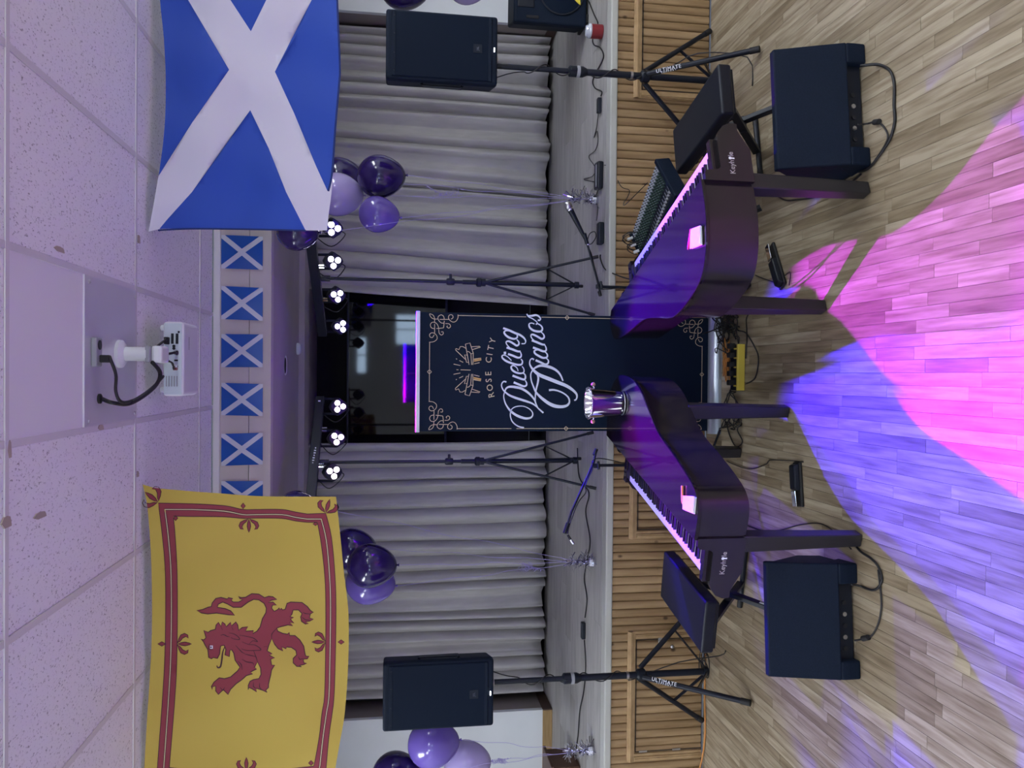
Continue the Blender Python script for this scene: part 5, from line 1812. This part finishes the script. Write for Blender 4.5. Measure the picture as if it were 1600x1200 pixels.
MB().add([(-.075, -.016, .075), (.015, -.016, .085), (-.02, -.016, .15), (-.075, -.004, .075), (.015, -.004, .085), (-.02, -.004, .15)], [(0, 1, 2), (5, 4, 3), (0, 3, 4, 1), (1, 4, 5, 2), (2, 5, 3, 0)]).build('warning_sticker', M_STICKER, pa)
for x in (-.16, .16):
    MB().box2((x-.03, .02, 0), (x+.03, .3, .022)).build('foot', M_RUBBER, pa)
q = pZ(941, 50, STAGE_Z)
rcup = thing('red_cup', 'small dark red cup with a clear lid on the stage edge', 'cup', (q.x, q.y, STAGE_Z))
MB().lathe([(.045, 0), (.05, .004), (.052, .085), (.048, .088)], 24).build('body', M_RED, rcup, auto=40)
MB().lathe([(.050, .086), (.053, .092), (.05, .104), (.04, .112), (.038, .125), (.0005, .127)], 24, cap=False).build('lid', M_CLEAR, rcup, smooth=True)
ds = lambda x, y, z=.006: pZ(x, y, STAGE_Z+z)
cable('stage_cable', [ds(920, 2), ds(928, 22), ds(934, 36), ds(930, 44), ds(926, 60), ds(928, 70), ds(938, 75), ds(943, 88), ds(937, 103), ds(930, 115), ds(926, 128), ds(930, 138), ds(940, 143), ds(939, 150)], .005, 'black cable on the stage floor at the right end')
tag(MB().box(tuple(ds(936, 165, .016)), (.11, .045, .03)).build('power_adapter', M_PLASTIC, bevel=.006), 'black power adapter on the stage behind the right stand', 'adapter')
cable('stage_cable', [ds(935, 176), ds(932, 200), ds(928, 215), ds(933, 205), ds(934, 222), ds(930, 235), ds(920, 245), ds(930, 262), ds(926, 275), ds(912, 280), ds(928, 284)], .003, 'thin black wire curling over the stage beside the adapter')
cable('hanging_wire', [ds(944, 258), ds(956, 262, -.03), V(1.35, 5.385, .66), V(1.32, 5.375, .6), V(1.26, 5.37, .62), V(1.22, 5.3, .66), V(1.18, 5.2, .68), tuple(mb_+nx*.01-ux*.45)], .0028, 'thin black wire hanging over the stage edge to the mixing desk')
q0 = ds(940, 276, 0)
sb = thing('cable_pouch', 'dark grey angular pouch on the stage edge behind the mixing desk', 'pouch', tuple(q0))
MB().prism([(-.10, -.05), (.10, -.06), (.11, .05), (-.09, .06)], 0, .045).build('body', M_VINYL, sb, bevel=.012)
MB().box((0, -.02, .047), (.16, .02, .004)).build('flap_band', M_GREYPL, sb)
tag(MB().box(tuple(ds(938, 365, .022)), (.16, .07, .044)).build('black_case', M_PLASTIC, bevel=.010, seg=3), 'small black rounded case on the stage edge below the microphone', 'case')
cable('stage_cable', [ds(932, 345), ds(934, 325), ds(930, 310), ds(938, 290)], .003, 'thin black wire from the small black case to the balloon weight')
cable('stage_cable', [ds(938, 398), ds(938, 404), ds(945, 420, .004), V(.72, 5.36, .70), V(.68, 5.28, .62), V(.66, 5.2, .5)], .005, 'black cable dropping off the stage edge by the light stand')
cable('stage_cable', [ds(902, 700), ds(905, 745), ds(920, 770), ds(915, 800), ds(922, 845), ds(916, 880), ds(913, 905), ds(917, 935), ds(914, 965)], .005, 'black cable crossing the stage behind the left piano bench')
tag(MB().box(tuple(ds(911, 985, .016)), (.13, .05, .03)).build('power_adapter', M_PLASTIC, bevel=.006), 'black power adapter on the stage near the left stand', 'adapter')
cable('stage_cable', [ds(913, 1000), ds(915, 1040), ds(912, 1080), ds(906, 1110), ds(903, 1150), ds(899, 1180), ds(898, 1215)], .005, 'black cable running to the left end of the stage')
q = ds(912, 1190, 0)
ct = thing('side_cabinet', 'low dark brown wooden cabinet at the left end of the stage', 'cabinet', (q.x-.42, q.y+.25, STAGE_Z))
MB().box2((-.34, -.16, .02), (.34, .16, .22)).build('body', M_WOODBR, ct, bevel=.006)
MB().box2((-.36, -.18, .22), (.36, .18, .245)).build('top', M_WOODBR, ct, bevel=.006)
MB().box2((-.33, -.165, .03), (-.005, -.158, .21)).build('door', M_WOODBR, ct, bevel=.003)
MB().box2((.005, -.165, .03), (.33, -.158, .21)).build('door', M_WOODBR, ct, bevel=.003)
for x in (-.3, .3):
    MB().box2((x-.03, -.15, 0), (x+.03, .15, .02)).build('foot', M_WOODBR, ct)

# lettering becomes plain mesh
bpy.context.view_layer.update()
dg = bpy.context.evaluated_depsgraph_get()
for o in FONTS:
    me = bpy.data.meshes.new_from_object(o.evaluated_get(dg))
    n_ = bpy.data.objects.new(o.name, me)
    nm_, pa_, mb2 = o.name, o.parent, o.matrix_basis.copy()
    bpy.data.objects.remove(o)
    n_.name = nm_
    COL.objects.link(n_)
    n_.parent = pa_
    n_.matrix_basis = mb2
